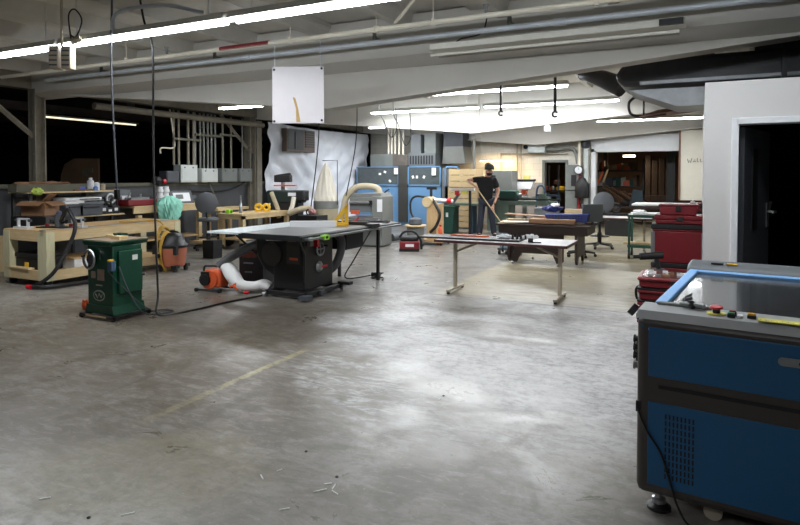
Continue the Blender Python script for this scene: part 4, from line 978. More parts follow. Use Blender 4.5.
for px, h, r, m1, lab in ((90.5, .24, .06, M_plast, 'tall white bottle on the upper shelf'), (96.5, .18, .055, M_plast, 'short white jar with black lid on the upper shelf'), (91.5, .09, .045, mat('sky blue', (110, 150, 210), .5), 'small blue tub in front of the tall white bottle'), (102.5, .15, .05, M_beige, 'cream bottle at the right end of the upper shelf')):
    t = thing('bottle', lab, 'bottle', onsh(px, 1.325, .12 if 'blue' in lab else 0))
    MB().lathe([(r * .9, 0), (r, .01), (r, h * .75), (r * .5, h * .85), (r * .5, h * .9)]).build('body', m1, t); MB().cyl((0, 0, h * .88), (0, 0, h), r * .55).build('lid', M_black if 'black' in lab or 'cream' in lab else m1, t)
# cardboard box & bins
t = thing('cardboard_box', 'open brown cardboard box with raised flaps behind the workbench', 'box', (*ad(40, 9.85), .95), .25); t.scale = (.8, .8, .85)
MB().box(-.28, -.27, -.2, .2, 0, .27).box(.27, .28, -.2, .2, 0, .27).box(-.28, .28, .19, .2, 0, .27).box(-.28, .28, -.2, -.19, 0, .27).box(-.28, .28, -.2, .2, 0, .01).build('body', M_card, t)
for s in (-1, 1):
    MB().prism([(s * .27, .27), (s * .46, .2), (s * .46, .21), (s * .27, .28)], -.2, .2).build('flap', M_card, t)
MB().prism([(-.2, .27), (-.35, .2), (-.35, .205), (-.2, .275)], -.28, .28, 'x').build('flap', M_card, t)
MB().prism([(.1, .27), (.3, .42), (.31, .41), (.12, .26)], -.1, .1).build('flap', M_card, t)
tag(MB().box(-.33, .33, -.25, .28, 0, .948).build('side_cabinet', M_blackp, loc=(*ad(40, 9.85), 0), rz=.25), 'dark cabinet under the cardboard box behind the workbench', 'cabinet')
def bin_(px, z, w, h, lab, lidm):
    t = thing('storage_bin', lab, 'bin', (-10.3, wallpos(px)[1], z), 0, 'grey storage bins on the lower shelf')
    MB().prism([(-w * .45, 0), (w * .45, 0), (w * .5, h), (-w * .5, h)], -.2, .18, 'x').build('body', M_dgrey, t, bevel=.01)
    MB().box(-.21, .19, -w * .53, w * .53, h, h + .05).build('lid', lidm, t, bevel=.01)
    MB().box(.18, .2, -w * .3, w * .3, h * .7, h * .82).build('grip', M_black, t)
bin_(68, .87, .36, .22, 'grey storage bin with white lid, left on the lower shelf', M_plast); bin_(85, .87, .5, .2, 'wider grey storage bin on the lower shelf', M_mgrey)
t = thing('flat_case', 'long white and black case lying across the two grey bins', 'case', (-10.3, wallpos(78)[1], 1.145)); MB().box(-.18, .18, -.38, .36, 0, .06).build('body', M_plast, t, bevel=.015); MB().box(.18, .19, -.1, .3, .02, .04).build('handle', M_black, t)
for px, lab, h in ((100, 'black tool with white label on the lower shelf', .3), (106, 'black tool battery pack on the lower shelf', .22), (112, 'black handled tool at the right end of the lower shelf', .28)):
    t = thing('power_tool', lab, 'tool', (-10.25, wallpos(px)[1], .87)); MB().box(-.08, .08, -.09, .07, 0, h * .55).build('body', M_black, t, bevel=.02); MB().tube(spl([(0, -.07, h * .5), (0, -.06, h), (0, .06, h), (0, .06, h * .5)]), .02).build('handle', M_black, t)
    MB().box(.08, .085, -.05, .02, h * .2, h * .4).build('label_tag', M_plast, t)
t = thing('tool_rack', 'dark metal part hanging on the low wall right of the shelf', 'rack', (-10.6, wallpos(110, -10.6)[1], 1.1)); MB().box(-.05, .1, -.6, .4, 0, .22).build('panel', M_mgrey, t)
MB().torus((.14, -.1, .05), .09, .02, 'x').build('ring', M_plast, t); MB().box(.1, .16, .15, .35, -.1, .1).build('label_tag', M_plast, t)

# second bench along the wall
y0, y1 = wallpos(129)[1], wallpos(199)[1]
b2 = thing('wall_bench', 'pine bench along the low wall carrying the teal bag', 'workbench', (-10.45, 0, 0))
MB().box(-.3, .3, y0, y1, .95, .99).build('benchtop', M_pineY, b2); MB().box(.25, .29, y0, y1, .84, .95).build('apron', M_pineY, b2)
for yy in (y0 + .1, (y0 + y1) / 2 - .2, y1 - .15): MB().box(.2, .29, yy, yy + .09, 0, .8).build('leg', M_pine, b2)
MB().box(-.3, .26, y0, y1, .25, .28).build('lower_shelf', M_ply, b2)
def onw(px, z=.992, dx=0): return (-10.4 + dx, wallpos(px, -10.35)[1], z)
t = thing('red_tool_case', 'red open tool box on the wall bench', 'tool box', onw(138)); MB().box(-.15, .2, -.36, .36, 0, .13).build('body', M_red, t, bevel=.02); MB().box(-.1, .15, -.25, .2, .13, .17).build('tray', M_steel, t); MB().cyl((0, -.2, .17), (0, -.15, .27), .02).cyl((0, .1, .17), (0, .1, .24), .02).build('tool', M_steel, t)
t = thing('red_sander', 'small red and black power tool right of the red tool box', 'tool', onw(151, .992, .1)); MB().box(-.08, .08, -.12, .12, 0, .09).build('body', M_red, t, bevel=.03); MB().tube(spl([(0, -.1, .08), (0, -.05, .16), (0, .1, .1)]), .025).build('handle', M_black, t)
t = thing('headset', 'black headset with red cup standing on the low wall ledge', 'headset', (-10.75, wallpos(155, -10.75)[1], 1.38), 0); MB().lathe([(0, -.08), (.1, -.06), (.12, .02), (.08, .1), (0, .12)], (.06, 0, .1)).build('shell', M_black, t); MB().cyl((.1, .12, .1), (.12, .18, .1), .055).build('cup', M_btnr, t)
for i, px in enumerate((161.5, 167.5)):
    for k in range(3):
        simple('tape_roll', ('left' if i == 0 else 'right') + ' stack of white rolls, ' + ('bottom', 'middle', 'top')[k] + ' roll, behind the teal bag', 'roll', M_plast, onw(px, .992 + k * .13), lambda m: m.cyl((0, 0, 0), (0, 0, .055), .075, n=20).cyl((0, 0, .055), (0, 0, .12), .06, n=20), group='white rolls on the wall bench')
t = thing('control_tablet', 'tilted grey control panel with white screen on the wall bench', 'control panel', onw(181), 1.35)
MB().prism([(-.15, 0), (.1, 0), (.03, .28), (-.02, .28)], -.27, .27, 'x').build('body', M_dgrey, t); MB().cbox((0, -.095, .14), (.40, .01, .2), (-.37, 0, 0)).build('screen', M_plast, t); MB().cbox((-.06, -.105, .15), (.17, .006, .1), (-.37, 0, 0)).build('keypad', M_mgrey, t)
simple('bench_grinder', 'dark lumpy grinder at the right end of the wall bench', 'grinder', M_dgrey, onw(193), lambda m: m.cyl((0, -.2, .1), (0, .1, .1), .07).cyl((0, -.28, .1), (0, -.22, .1), .09).box(-.05, .05, -.1, .05, 0, .08))
# teal bag hanging at the bench edge
tb = MB()
def tf(u, v):
    a = 2 * PI * u; r = [.10, .24, .27, .25, .26, .22, .20, .16][min(7, int(v * 7.99))]
    fr = v * 7; i = min(6, int(fr)); rr = [.06, .2, .27, .26, .25, .24, .2, .15]; r = rr[i] + (rr[i + 1] - rr[i]) * (fr - i)
    r *= 1 + .16 * math.sin(5 * a + 6 * v) + .09 * math.sin(11 * a + 9 * v) + .05 * math.sin(23 * a - 14 * v)
    return (r * .55 * math.cos(a), r * math.sin(a) * (1.2 - .4 * v), .30 - .62 * v)
tb.grid(tf, 90, 40)
tag(tb.build('cloth_bag', M_teal, loc=(-10.05, wallpos(169, -10.05)[1], .88)), 'crumpled teal cloth bag hanging over the wall bench edge', 'bag')

# ------------------------------------------------------------------ electrical boxes and conduits above low wall
def ebox(px0, px1, yt, yb_, m, lab):
    X = XL + .12; k0 = wallpos(px0, X); k1 = wallpos(px1, X)
    dm = 10.7 / (0.44721 - .89443 * ((px0 + px1) / 2 - 400) / 600)
    z1 = 1.6 + (176 - yt) / 600 * dm; z0 = 1.452
    t = thing('electrical_box', lab, 'electrical box', (X, (k0[1] + k1[1]) / 2, 0), 0, 'electrical boxes on the low wall ledge')
    h = (k1[1] - k0[1]) / 2
    MB().box(-.14, .1, -h, h, z0, z1).build('enclosure', m, t, bevel=.008); MB().box(.1, .112, -h + .02, h - .02, z0 + .03, z1 - .02).build('cover', m, t, bevel=.004)
    for s in (-.6, .4): MB().cyl((.112, s * h, z1 - .06), (.118, s * h, z1 - .06), .02).build('knockout', M_dgrey, t)
    return t, z1, h
ebox(163.5, 176, 171, 186, M_dgrey, 'dark electrical box left of the bright one')
t1, z1_, h1 = ebox(178, 194.5, 165, 186, M_boxgrey, 'bright grey electrical box, tallest on the ledge')
t2, z2_, h2 = ebox(199, 215, 168.5, 186, M_boxgrey, 'grey electrical box second from the right on the ledge, with six conduits')
t3, z3_, h3 = ebox(219, 234.5, 168.5, 186, M_boxg2, 'dull grey electrical box with two conduits')
t4, z4_, h4 = ebox(237, 249, 168.5, 180, M_boxg2, 'small dark grey electrical box beside the pale column')
def risers(t, z, ys, r=.025):
    for yy in ys: MB().cyl((-.02, yy, z), (-.02, yy, 3.1), r, n=8).build('riser_conduit', M_colp if r > .025 else M_greyp, t)
risers(t1, z1_, (-.35, -.2), .026); risers(t1, z1_, (.08, .25), .03); risers(t2, z2_, (-.36, -.2, -.08, .05, .17, .3)); risers(t3, z3_, (-.12, .18), .026); risers(t4, z4_, (.0,), .02)
for t_, z_, hh in ((t1, 2.42, .42), (t2, 2.55, .42), (t3, 2.6, .3)): MB().box(.03, .07, -hh, hh, z_, z_ + .05).build('strut', M_ledge, t_)
p = wallpos(174, XL + .1)
cord('drop_conduit', 'bent conduit with yellow tag hanging in the dark opening', [(XL + .1, p[1] - .1, 3.1), (XL + .1, p[1], 2.5), (XL + .1, p[1], 2.25), (XL + .1, p[1] - .35, 2.22), (XL + .1, p[1] - .37, 2.1)], .018, M_pipe, 'conduit')
for px, lab in ((260, 'thin pole left edge of the plastic sheet'),):
    p = wallpos(px, XL + .1); tag(MB().box(-.03, .03, -.1, .1, 0, 3.1).build('wall_post', M_colp, loc=(XL + .06, p[1], 0)), 'pale wooden post at the left edge of the plastic sheet', 'post')
# thick rope cable along wall
cord('wall_cable', 'dark cable sagging along the low wall below the ledge', [(XL + .08, wallpos(196)[1], 1.25), (XL + .08, wallpos(230)[1], 1.22), (XL + .08, wallpos(250)[1], 1.32), (XL + .1, wallpos(262)[1], 1.62), (XL + .1, wallpos(265)[1], 2.2)], .02)

# plastic sheet
ys0, ys1 = wallpos(267, XL + .15)[1], wallpos(368, XL + .15)[1]
ms = MB()
def sf(u, v):
    yy = ys0 + (ys1 - ys0) * u; top = 3.08 - .05 * math.sin(PI * u) ; z = top - v * 3.0
    q = .06 * math.sin(9 * u * PI + 5 * v) * v + .045 * math.sin(23 * u + 9 * v * (1 - u)) + .035 * math.sin(41 * u - 15 * v) + .03 * math.sin(30 * (v * 1.2 + abs(u - .5) * 1.3)) + .018 * math.sin(67 * u + 23 * v + 3 * math.sin(9 * v))
    fold = .06 * math.sin(14 * (u + v * .7)) * (1 - u) * math.exp(-((v - .4) ** 2) * 4)
    side = .12 * math.sin(v * 9) * .3 * (1 if u > .9 else 0)
    return (XL + .17 + q * .8 + fold, yy + side, z)
ms.grid(sf, 150, 90)
mps = mat('translucent plastic sheet', (218, 222, 230), .32, var=.05, scale=5, bump=1.0)
tag(ms.build('plastic_sheet', mps), 'large white plastic sheet hung on the left wall near the booth', 'sheet')
# air vent window in sheet
p0, p1 = wallpos(285, XL + .3)[1], wallpos(313, XL + .3)[1]
t = thing('wall_heater', 'brown boxed vent unit set in the plastic sheet under the white board', 'vent', (XL + .25, (p0 + p1) / 2, 0)); h = (p1 - p0) / 2
MB().box(-.05, .12, -h, h, 2.30, 2.95).build('case', mat('brown vent case', (92, 76, 66), .6), t); MB().box(.12, .13, -h + .04, .1, 2.36, 2.92).build('dark_opening', M_black, t)
for k in range(7): MB().box(.12, .15, .2, h - .06, 2.45 + k * .07, 2.48 + k * .07).build('louvre', M_black, t)
MB().cyl((.13, -.3, 2.38), (.13, -.3, 2.85), .03).build('pipe', M_dgrey, t)

# ------------------------------------------------------------------ blue booth
bo = thing('spray_booth', 'blue framed booth with dark windows and a grey top at the back', 'booth', (0, 17.6, 0))
bx0, bx1 = ad(357, 20.35)[0], ad(441, 19.0)[0]
def bxp(px): return (lambda k: (-.44721 + .89443 * k) / (.89443 + .44721 * k) * 17.6)((px - 400) / 600)
def bz(px, py): k = (px - 400) / 600; return 1.6 + (176 - py) / 600 * 17.6 / (.89443 + .44721 * k)
x0, xa_, xb_, x1 = bxp(357), bxp(399), bxp(408), bxp(441)
MB().box(x0, x1, 0, 1.2, 0, 1.28).build('lower_panel', M_bblue, bo)
fr = MB()
for a_, b_ in ((x0, xa_), (xb_, x1)):
    fr.box(a_, b_, -.03, .02, 1.28, 1.32).box(a_, b_, -.03, .02, 1.88, 1.91).box(a_, a_ + .035, -.03, .02, 1.28, 1.91).box(b_ - .035, b_, -.03, .02, 1.28, 1.91)
fr.build('window_frame', M_bblue, bo)
MB().box(x0 + .035, xa_ - .035, 0, .02, 1.32, 1.88).build('window_pane', M_win, bo); MB().box(xb_ + .035, x1 - .035, 0, .02, 1.32, 1.88).build('window_pane', M_win, bo)
MB().box(xa_, xb_, -.06, .1, 0.1, 1.95).build('door_post', mat('dark olive post', (56, 56, 52), .6), bo)
MB().box(xa_ - .16, xa_ - .02, -.05, -.03, 1.66, 1.86).build('notice', M_paper, bo); MB().box(x1 - .3, x1 - .16, -.05, -.03, 1.62, 1.86).build('notice', M_paper, bo)
for i, (px, py) in enumerate(((380, 174), (385, 172), (390, 181), (413, 177), (417, 177), (424, 177))): MB().cbox((bxp(px), -.0, bz(px, py)), (.09, .02, .07), (0, .4 * i, 0)).build('sticker', M_paper, bo)
MB().box(bxp(369), bxp(392), 0.1, 1.2, 1.91, 2.33).build('top_cabinet', M_boxg2, bo); MB().box(bxp(392), bxp(407), .05, 1.1, 1.91, 2.3).build('control_box', mat('brown grey box', (84, 78, 72), .6, var=.3), bo)
MB().box(bxp(407), bxp(434), .1, 1.1, 1.93, 2.33).build('vent_box', M_mgrey, bo)
v = MB()
for k in range(9): v.box(bxp(408.5 + k * 2.7), bxp(410 + k * 2.7), .09, .1, 1.98, 2.26)
v.build('vent_slot', M_blackp, bo)
MB().box(bxp(408), bxp(418), .2, 1.0, 2.33, 2.95).build('stack', M_mgrey, bo); MB().box(bxp(420.5), bxp(432), .3, .9, 2.33, 3.0).build('stack', M_boxg2, bo)
for px in (384.5, 387.5, 391, 395, 399): MB().cyl((bxp(px), .3, 2.3), (bxp(px), .3, 3.3), .035).build('riser_conduit', M_pipe, bo)
MB().box(bxp(442), bxp(450), 0, .6, .0, 1.85).build('side_post', M_mgrey, bo)
t = thing('exhaust_hood', 'dark grey metal hood tapering down right of the booth top', 'hood', (bxp(444), 17.95, 0))
MB().box(-.2, .45, .1, .9, 2.55, 3.3).build('box', mat('dark hood', (44, 50, 58), .5), t); MB().prism([(-.2, 2.55), (.45, 2.55), (.55, 2.0), (-.25, 2.0)], .1, .9).build('cone', M_greyp, t)
MB().box(bxp(445), bxp(459), 0, .5, 0, 1.28).build('lower_panel', M_bblue, bo); MB().box(bxp(445), bxp(446), -.03, .02, 1.28, 1.91).box(bxp(458), bxp(459), -.03, .02, 1.28, 1.91).box(bxp(445), bxp(459), -.03, .02, 1.86, 1.91).build('window_frame', M_bblue, bo); MB().box(bxp(453), bxp(457), -.06, 0, 1.0, 1.15).build('meter', M_rust, bo)
# back wall downpipes
for px, d, z0, z1, r, lab in ((474, 18.3, 1.55, 2.7, .04, 'grey hanging balancer pipe left of the person'),):
    c = ad(px, d); t = thing('air_line', lab, 'pipe', (c[0], c[1], 0)); MB().cyl((0, 0, z0), (0, 0, z1), r).build('tube', M_greyp, t); MB().torus((0, 0, z1 + .07), .06, .015, 'y').build('hook', M_steel, t); MB().cyl((0, -.05, z0 + .05), (0, .05, z0 + .05), .12).box(-.08, .12, -.06, .06, z0 - .2, z0 + .02).build('reel', M_dgrey, t)
for px, z0, z1, r, lab in ((517, 1.4, 3.3, .03, 'tall thin grey conduit right of the task lamp'), (521, 1.5, 3.3, .02, 'thin brown conduit beside the grey one'), (501, 1.7, 2.35, .02, 'short conduit dropping from the round junction on the back wall'), (541.5, 2.6, 3.3, .02, 'short conduit above the doorway')):
    d = 19.1 / (.89443 + .44721 * (px - 400) / 600); tag(MB().cyl((0, 0, z0), (0, 0, z1), r).build('wall_conduit', M_beige, loc=(*ad(px, d), 0)), lab, 'conduit')
d = 19.1 / (.89443 + .44721 * .2)
xa2 = lambda px: (lambda k: (-.44721 + .89443 * k) / (.89443 + .44721 * k) * 19.1)((px - 400) / 600)
zz = lambda px, py, Y=19.1: 1.6 + (176 - py) / 600 * Y / (.89443 + .44721 * (px - 400) / 600)
tag(MB().tube([(xa2(501), 19.1, zz(501, 154)), (xa2(568), 19.1, zz(568, 154))], .02).build('wall_conduit', M_beige), 'horizontal conduit crossing above the doorway', 'conduit')
t = thing('junction_box', 'large grey junction box high on the back wall above the doorway', 'electrical box', (xa2(538), 19.05, zz(538, 147)))
MB().box(-.27, .27, -.22, .12, -.2, .17).build('enclosure', M_boxgrey, t, bevel=.01); MB().box(-.26, .26, -.235, -.22, -.19, .16).build('cover', M_boxgrey, t)
MB().tube(spl([(.27, -.05, -.08), (.6, -.05, -.1), (1.0, -.05, -.05), (1.18, -.05, -.2), (1.25, -.05, -.55)]), .055, 12).build('elbow_conduit', M_greyp, t)
simple('round_vent', 'small dark round hole on the back wall left of the junction box', 'vent', M_blackp, (xa2(525), 19.15, zz(525, 147)), lambda m: m.cyl((0, -.02, 0), (0, .03, 0), .07).cyl((0, -.03, 0), (0, -.02, 0), .03))
t = thing('panel_board', 'grey electrical panel right of the doorway', 'electrical box', (xa2(573), 19.0, 0)); MB().box(-.2, .2, -.1, .15, zz(573, 190), zz(573, 165)).build('enclosure', M_boxg2, t, bevel=.01); MB().box(-.02, .14, -.11, -.1, zz(573, 186), zz(573, 175)).build('breaker_strip', M_blackp, t); MB().box(-.2, .15, -.05, .15, .2, zz(573, 191)).build('lower_duct', M_boxg2, t)
t = thing('fire_riser', 'red and white fire pipe with a round gauge beside the roller opening', 'pipe', (xa2(580), 18.95, 0))
MB().cyl((0, 0, 0), (0, 0, 1.9), .05).build('red_pipe', M_redpaint, t); MB().cyl((0, 0, 1.9), (0, 0, 2.9), .05).build('white_pipe', M_pipe, t); MB().cyl((0, 0, 1.82), (0, 0, 1.9), .08).build('flange', M_redpaint, t)
g_ = MB().cyl((0, -.14, zz(580, 170)), (0, -.06, zz(580, 170)), .13, n=28).build('gauge', M_plast, t); MB().torus((0, -.14, zz(580, 170)), .125, .015, 'y').box(-.005, .005, -.146, -.142, zz(580, 170), zz(580, 170) + .07).build('gauge_rim', M_dgrey, g_)
t = thing('wall_horn', 'round black horn speaker at the top left corner of the roller opening', 'speaker', (xa2(586), 18.9, zz(586, 144))); MB().lathe([(.0, .12), (.05, .1), (.06, .03), (.15, -.05), (.16, -.07), (.14, -.05)], M=Matrix.Rotation(PI / 2, 4, 'X')).build('horn', M_dgrey, t); MB().cyl((0, .0, 0), (0, .2, 0), .05).build('driver', M_blackp, t)
tag(MB().box(-.06, .06, -.04, .06, 0, 2.5).build('steel_channel', M_boxgrey, loc=(xa2(586.5), 19.0, 0)), 'grey vertical steel channel between the fire pipe and the roller opening', 'channel')
simple('coat', 'black coat hanging beside the roller opening', 'coat', M_black, (xa2(584), 18.75, .95), lambda m: m.lathe([(.03, .62), (.1, .58), (.2, .4), (.22, 0.0), (.2, -.02)], sy=.5))
simple('wall_poster', 'pale yellow green notice on the back wall left of the doorway', 'notice', mat('notice green', (190, 200, 130), .7), (xa2(526), 19.17, zz(526, 179)), lambda m: m.box(-.11, .11, -.01, .01, -.1, .12))
# switch conduit under second girder
t = thing('switch_box', 'small pale switch box hanging on a bent conduit from the lit girder', 'switch', (*ad(547, 12.68), 0))
MB().box(-.06, .06, -.03, .05, 2.54, 2.66).build('box', M_boxgrey, t); MB().tube(spl([(0, 0, 2.66), (0, 0, 2.8), (-.06, 0, 2.87), (-.3, 0, 2.85), (-.45, 0, 2.88), (-.5, 0, 2.98)]), .016).build('conduit', M_pipe, t)

# plywood sheet with writing
t = thing('wall_panel', 'tan sheet panel with handwritten WALL standing beside the roller opening', 'panel', (xa2(680), 18.4, 0))
MB().box(.0, 1.6, -.03, .03, .93, 2.86).build('sheet', M_sheet, t); MB().box(-.02, .03, -.06, -.03, .93, 2.86).build('edge_strip', M_rust, t)
MB().box(.3, .4, .03, .2, 0, .93).box(1.2, 1.3, .03, .2, 0, .93).build('prop', M_blackp, t)
def stroke(pts, o=(0, 0)): return [(o[0] + a, -.035, o[1] + b) for a, b in pts]
wr = MB()
for pts in ([(0, .1), (.03, -.02), (.06, .06), (.10, -.02), (.15, .12)], [(.19, .0), (.24, .08), (.27, .0), (.21, .03)], [(.32, .12), (.32, .0), (.38, .02)], [(.42, .1), (.43, .0), (.52, .02)]):
    wr.tube(stroke([(a * .75, b * .9) for a, b in pts], (.20, 1.98)), .008, 5)
wr.build('writing', M_black, t)

# ------------------------------------------------------------------ things beyond roller opening and doorway
rr = random.Random(5)
def far(px, Y, z): k = (px - 400) / 600; return ((-.44721 + .89443 * k) / (.89443 + .44721 * k) * Y, Y, z)
sh2 = thing('steel_rack', 'dark steel rack loaded with stock beyond the roller opening, left side', 'rack', far(614, 22.5, 0)); 
for z in (.6, 1.2, 1.75): MB().box(-1.1, 1.0, -.3, .3, z, z + .05).build('shelf', M_blackp, sh2)
for x in (-1.1, .95): MB().box(x, x + .06, -.3, .3, 0, 2.2).build('upright', M_blackp, sh2)
cols = [M_card, M_rust, M_pine, M_dgrey, M_brownwall, M_dgreen, M_steel, M_orange, M_beige]
w1 = ['brown', 'rusty', 'pale', 'dark', 'tan', 'green', 'silver', 'orange', 'cream']
for i in range(26):
    z = (.65, 1.25, 1.8)[i % 3]; px = 599 + (i * 1.45); k = rr.randrange(9); p = far(px, 22.4, z)
    hh = rr.uniform(.12, .38); ww = rr.uniform(.08, .2)
    simple('stored_box', f'{w1[k]} stored item on the {("lower", "middle", "upper")[i % 3]} rack shelf beyond the roller opening', 'box', cols[k], p, lambda m: (m.prism([(-ww, 0), (ww, 0), (ww * .9, hh), (-ww * .8, hh * .8)], -.15, .15)), rr.uniform(-.3, .3), .01, group='stock on the rack beyond the roller opening')
for i in range(15):
    p = far(612 + i * 3.0, 20.7 + .2 * (i % 3), .0); x = rr.uniform(-.15, .15)
    z1 = 1.0 - .03 * i + .06 * (i % 2)
    tag(MB().tube([(p[0] - .3, p[1], z1 + .25), (p[0] + .35, p[1] + .1, z1 - .18)], .035, 4).build('timber_offcut', M_rust if i % 2 else M_brownwall, None), 'timber offcut in the sloping heap beyond the roller opening', 'offcut', 'timber offcuts beyond the roller opening')
hb = thing('scrap_bench', 'long dark bench under the timber heap beyond the roller opening', 'bench', far(640, 21, 0)); MB().box(-1.2, 1.6, -.4, .5, .55, .62).build('top', M_brown, hb); MB().box(-1.1, -1.0, -.3, .4, 0, .55).build('leg', M_brown, hb); MB().box(1.4, 1.5, -.3, .4, 0, .55).build('leg', M_brown, hb)
for px, z, hh, m_, lab in ((600, 1.55, .35, M_orange, 'orange tool hanging in the dark room beyond the opening'), (605, 1.6, .4, M_pine, 'pale slanted stick hanging in the dark room beyond the opening')):
    p = far(px, 20.2, z); tag(MB().tube([(p[0] - .06, p[1], z - hh / 2), (p[0] + .08, p[1], z + hh / 2)], .03, 6).cyl((p[0] + .08, p[1], z + hh / 2), (p[0] + .08, p[1], 3.3), .006).build('hanging_tool', m_), lab, 'tool')
for i, px in enumerate((648, 655, 662, 669)):
    p = far(px, 24, 0); tag(MB().box(-.1, .1, -.08, .08, .9, rr.uniform(1.8, 2.4)).box(-.12, .12, -.12, .12, .0, .9).build('upright_machine', mat('dim brown machine', (66, 52, 42), .7, var=.4), loc=p, bevel=.02), ('leftmost', 'second', 'third', 'rightmost')[i] + ' of four tall dim shapes at the right of the roller opening', 'machine')
tag(MB().box(-.12, .12, -.1, .1, 0, 3.3).build('black_post', M_black, loc=far(671, 20.5, 0)), 'black post inside the roller opening near the tan panel', 'post')
tag(MB().prism([(-.22, 0), (.22, 0), (.18, .5), (-.1, .55)], -.15, .15).build('blue_drum', mat('dark teal', (24, 48, 60), .5), loc=far(637, 20.8, .62)), 'dark teal drum lit at the centre of the roller opening', 'drum')
# doorway contents
ds = thing('doorway_rack', 'rack of machine parts seen through the small doorway', 'rack', far(554, 20.8, 0))
for z in (.5, 1.05): MB().box(-.5, .5, -.25, .25, z, z + .04).build('shelf', M_blackp, ds)
for x in (-.48, -.15, .18, .45): MB().box(x, x + .05, -.25, -.2, 0, 1.95).build('upright', M_dgrey, ds)
for px, z, m_, lab, w2 in ((548, 1.09, M_orange, 'orange part in the small doorway', .1), (553, 1.09, M_steel, 'silver round part in the small doorway', .08), (561, 1.09, M_yellow, 'yellow machine part at the right of the small doorway', .16), (557, 1.3, M_rust, 'rust brown part above the yellow one in the doorway', .12), (550, .55, M_pine, 'pale box low in the small doorway', .15)):
    simple('machine_part', lab, 'part', m_, far(px, 20.7, z), lambda m: m.lathe([(w2 * .6, 0), (w2, .03), (w2, .12), (w2 * .5, .17)], n=10), .3)
a = bpy.data.lights.new('lamp_light', 'AREA'); a.size = .4; a.energy = 5; a.color = (1, .8, .6)
t = thing('room_lamp', 'small lamp above the rack beyond the doorway', 'lamp', (-4.1, 20.4, 2.9)); MB().box(-.15, .15, -.15, .15, 0, .05).build('diffuser', emit('small lamp', (255, 236, 205), 14), t); MB().cyl((0, 0, .05), (0, 0, .4), .01).build('hanger', M_blackp, t)
ao = bpy.data.objects.new('lamp_light', a); COL.objects.link(ao); ao.parent = t; ao.location = (0, 0, -.02)

# ------------------------------------------------------------------ back area machines
def crate(px, d, z, w, h, lab, rows):
    t = thing('pallet_crate', lab, 'crate', (*ad(px, d), z), 0, 'wooden crates at the back wall')
    for k in range(rows): MB().box(-w / 2, w / 2, -.3, -.28, k * h / rows, (k + .9) * h / rows).build('slat', M_pine, t)
    for x in (-w / 2, 0, w / 2 - .08): MB().box(x, x + .08, -.28, .3, 0, h).build('post', M_pine, t)
    return t
crate(466, 18.4, .05, .95, .70, 'lower wooden crate behind the person', 4); crate(466, 18.4, .76, .95, .5, 'middle wooden crate behind the person', 3); crate(466, 18.4, 1.27, .9, .55, 'upper wooden crate behind the person', 3)
t = thing('sawhorse_table', 'pale green table between the booth and the person', 'table', (*ad(468, 16.9), 0))
MB().box(-.55, .5, -.3, .3, .78, .84).build('tabletop', M_pgreen, t); MB().box(-.45, -.35, -.2, .2, 0, .78).build('leg', mat('dark blue steel', (40, 60, 78), .5), t); MB().box(.1, .2, -.2, .2, 0, .78).build('leg', mat('dark blue steel', (40, 60, 78), .5), t)
t = thing('infeed_arm', 'pale metal arm sticking out left of the person', 'arm', (*ad(464, 16.4), 0)); MB().box(-.4, .3, -.05, .05, 1.2, 1.26).build('bar', M_plast, t); MB().box(.15, .2, -.04, .04, 0, 1.2).build('post', M_blackp, t); MB().box(-.25, -.15, -.05, .05, 1.08, 1.2).build('red_clamp', M_btnr, t); MB().box(-.05, .1, -.05, .05, 1.1, 1.2).build('yellow_grip', M_stripe, t)
t = thing('bandsaw', 'tall grey cabinet machine with dark slot right of the person', 'machine', (*ad(503, 17.6), 0))
MB().box(-.45, .35, -.3, .3, 1.02, 1.76).build('head', M_greyp, t, bevel=.02); MB().box(-.25, -.13, -.31, -.3, 1.1, 1.62).build('slot', M_black, t); MB().box(-.4, .3, -.25, .25, 0, .9).build('base', M_pgreen, t); MB().box(-.5, .9, -.35, .35, .92, 1.0).build('table', M_castiron, t); MB().cyl((-.2, -.33, 1.2), (-.2, -.3, 1.2), .04).build('knob', M_plast, t)
t = thing('wood_lathe', 'long pale green lathe in front of the back wall', 'lathe', (*ad(527, 16.4), 0))
MB().box(-.8, .85, -.15, .15, .80, .92).build('bed', M_pgreen, t); MB().box(-.75, -.45, -.2, .2, 0, .8).build('leg', M_pgreen, t); MB().box(.5, .75, -.2, .2, 0, .8).build('leg', M_pgreen, t)
MB().box(-.75, -.25, -.15, .15, .92, 1.2).build('headstock', M_dgreen, t, bevel=.03); MB().cyl((-.25, 0, 1.07), (-.15, 0, 1.07), .06).build('chuck', M_steel, t); MB().prism([(.3, .92), (.6, .92), (.52, 1.12), (.36, 1.12)], -.1, .1).build('tailstock', M_pgreen, t); MB().cyl((-.05, -.16, 1.16), (-.05, -.1, 1.16), .075).build('orange_knob', M_orange, t)
MB().box(-.9, .95, -.2, -.15, .95, .99).build('rail', M_blackp, t)
t = thing('drill_press', 'small white and dark drill head before the notice on the back wall', 'drill', (*ad(525, 17.9), 0)); MB().box(-.06, .06, -.06, .06, 0, 1.15).build('column', M_greyp, t); MB().prism([(-.3, 1.45), (.28, 1.45), (.2, 1.2), (-.2, 1.2)], -.1, .1).build('head', M_plast, t, bevel=.02); MB().box(-.33, .3, -.12, .1, 1.45, 1.5).build('cap', M_blackp, t); MB().cyl((0, 0, 1.05), (0, 0, 1.2), .05, .09).build('spindle', M_blackp, t)
MB().box(-.9, .7, .05, .35, .9, 1.0).build('shelf', M_mgrey, t)
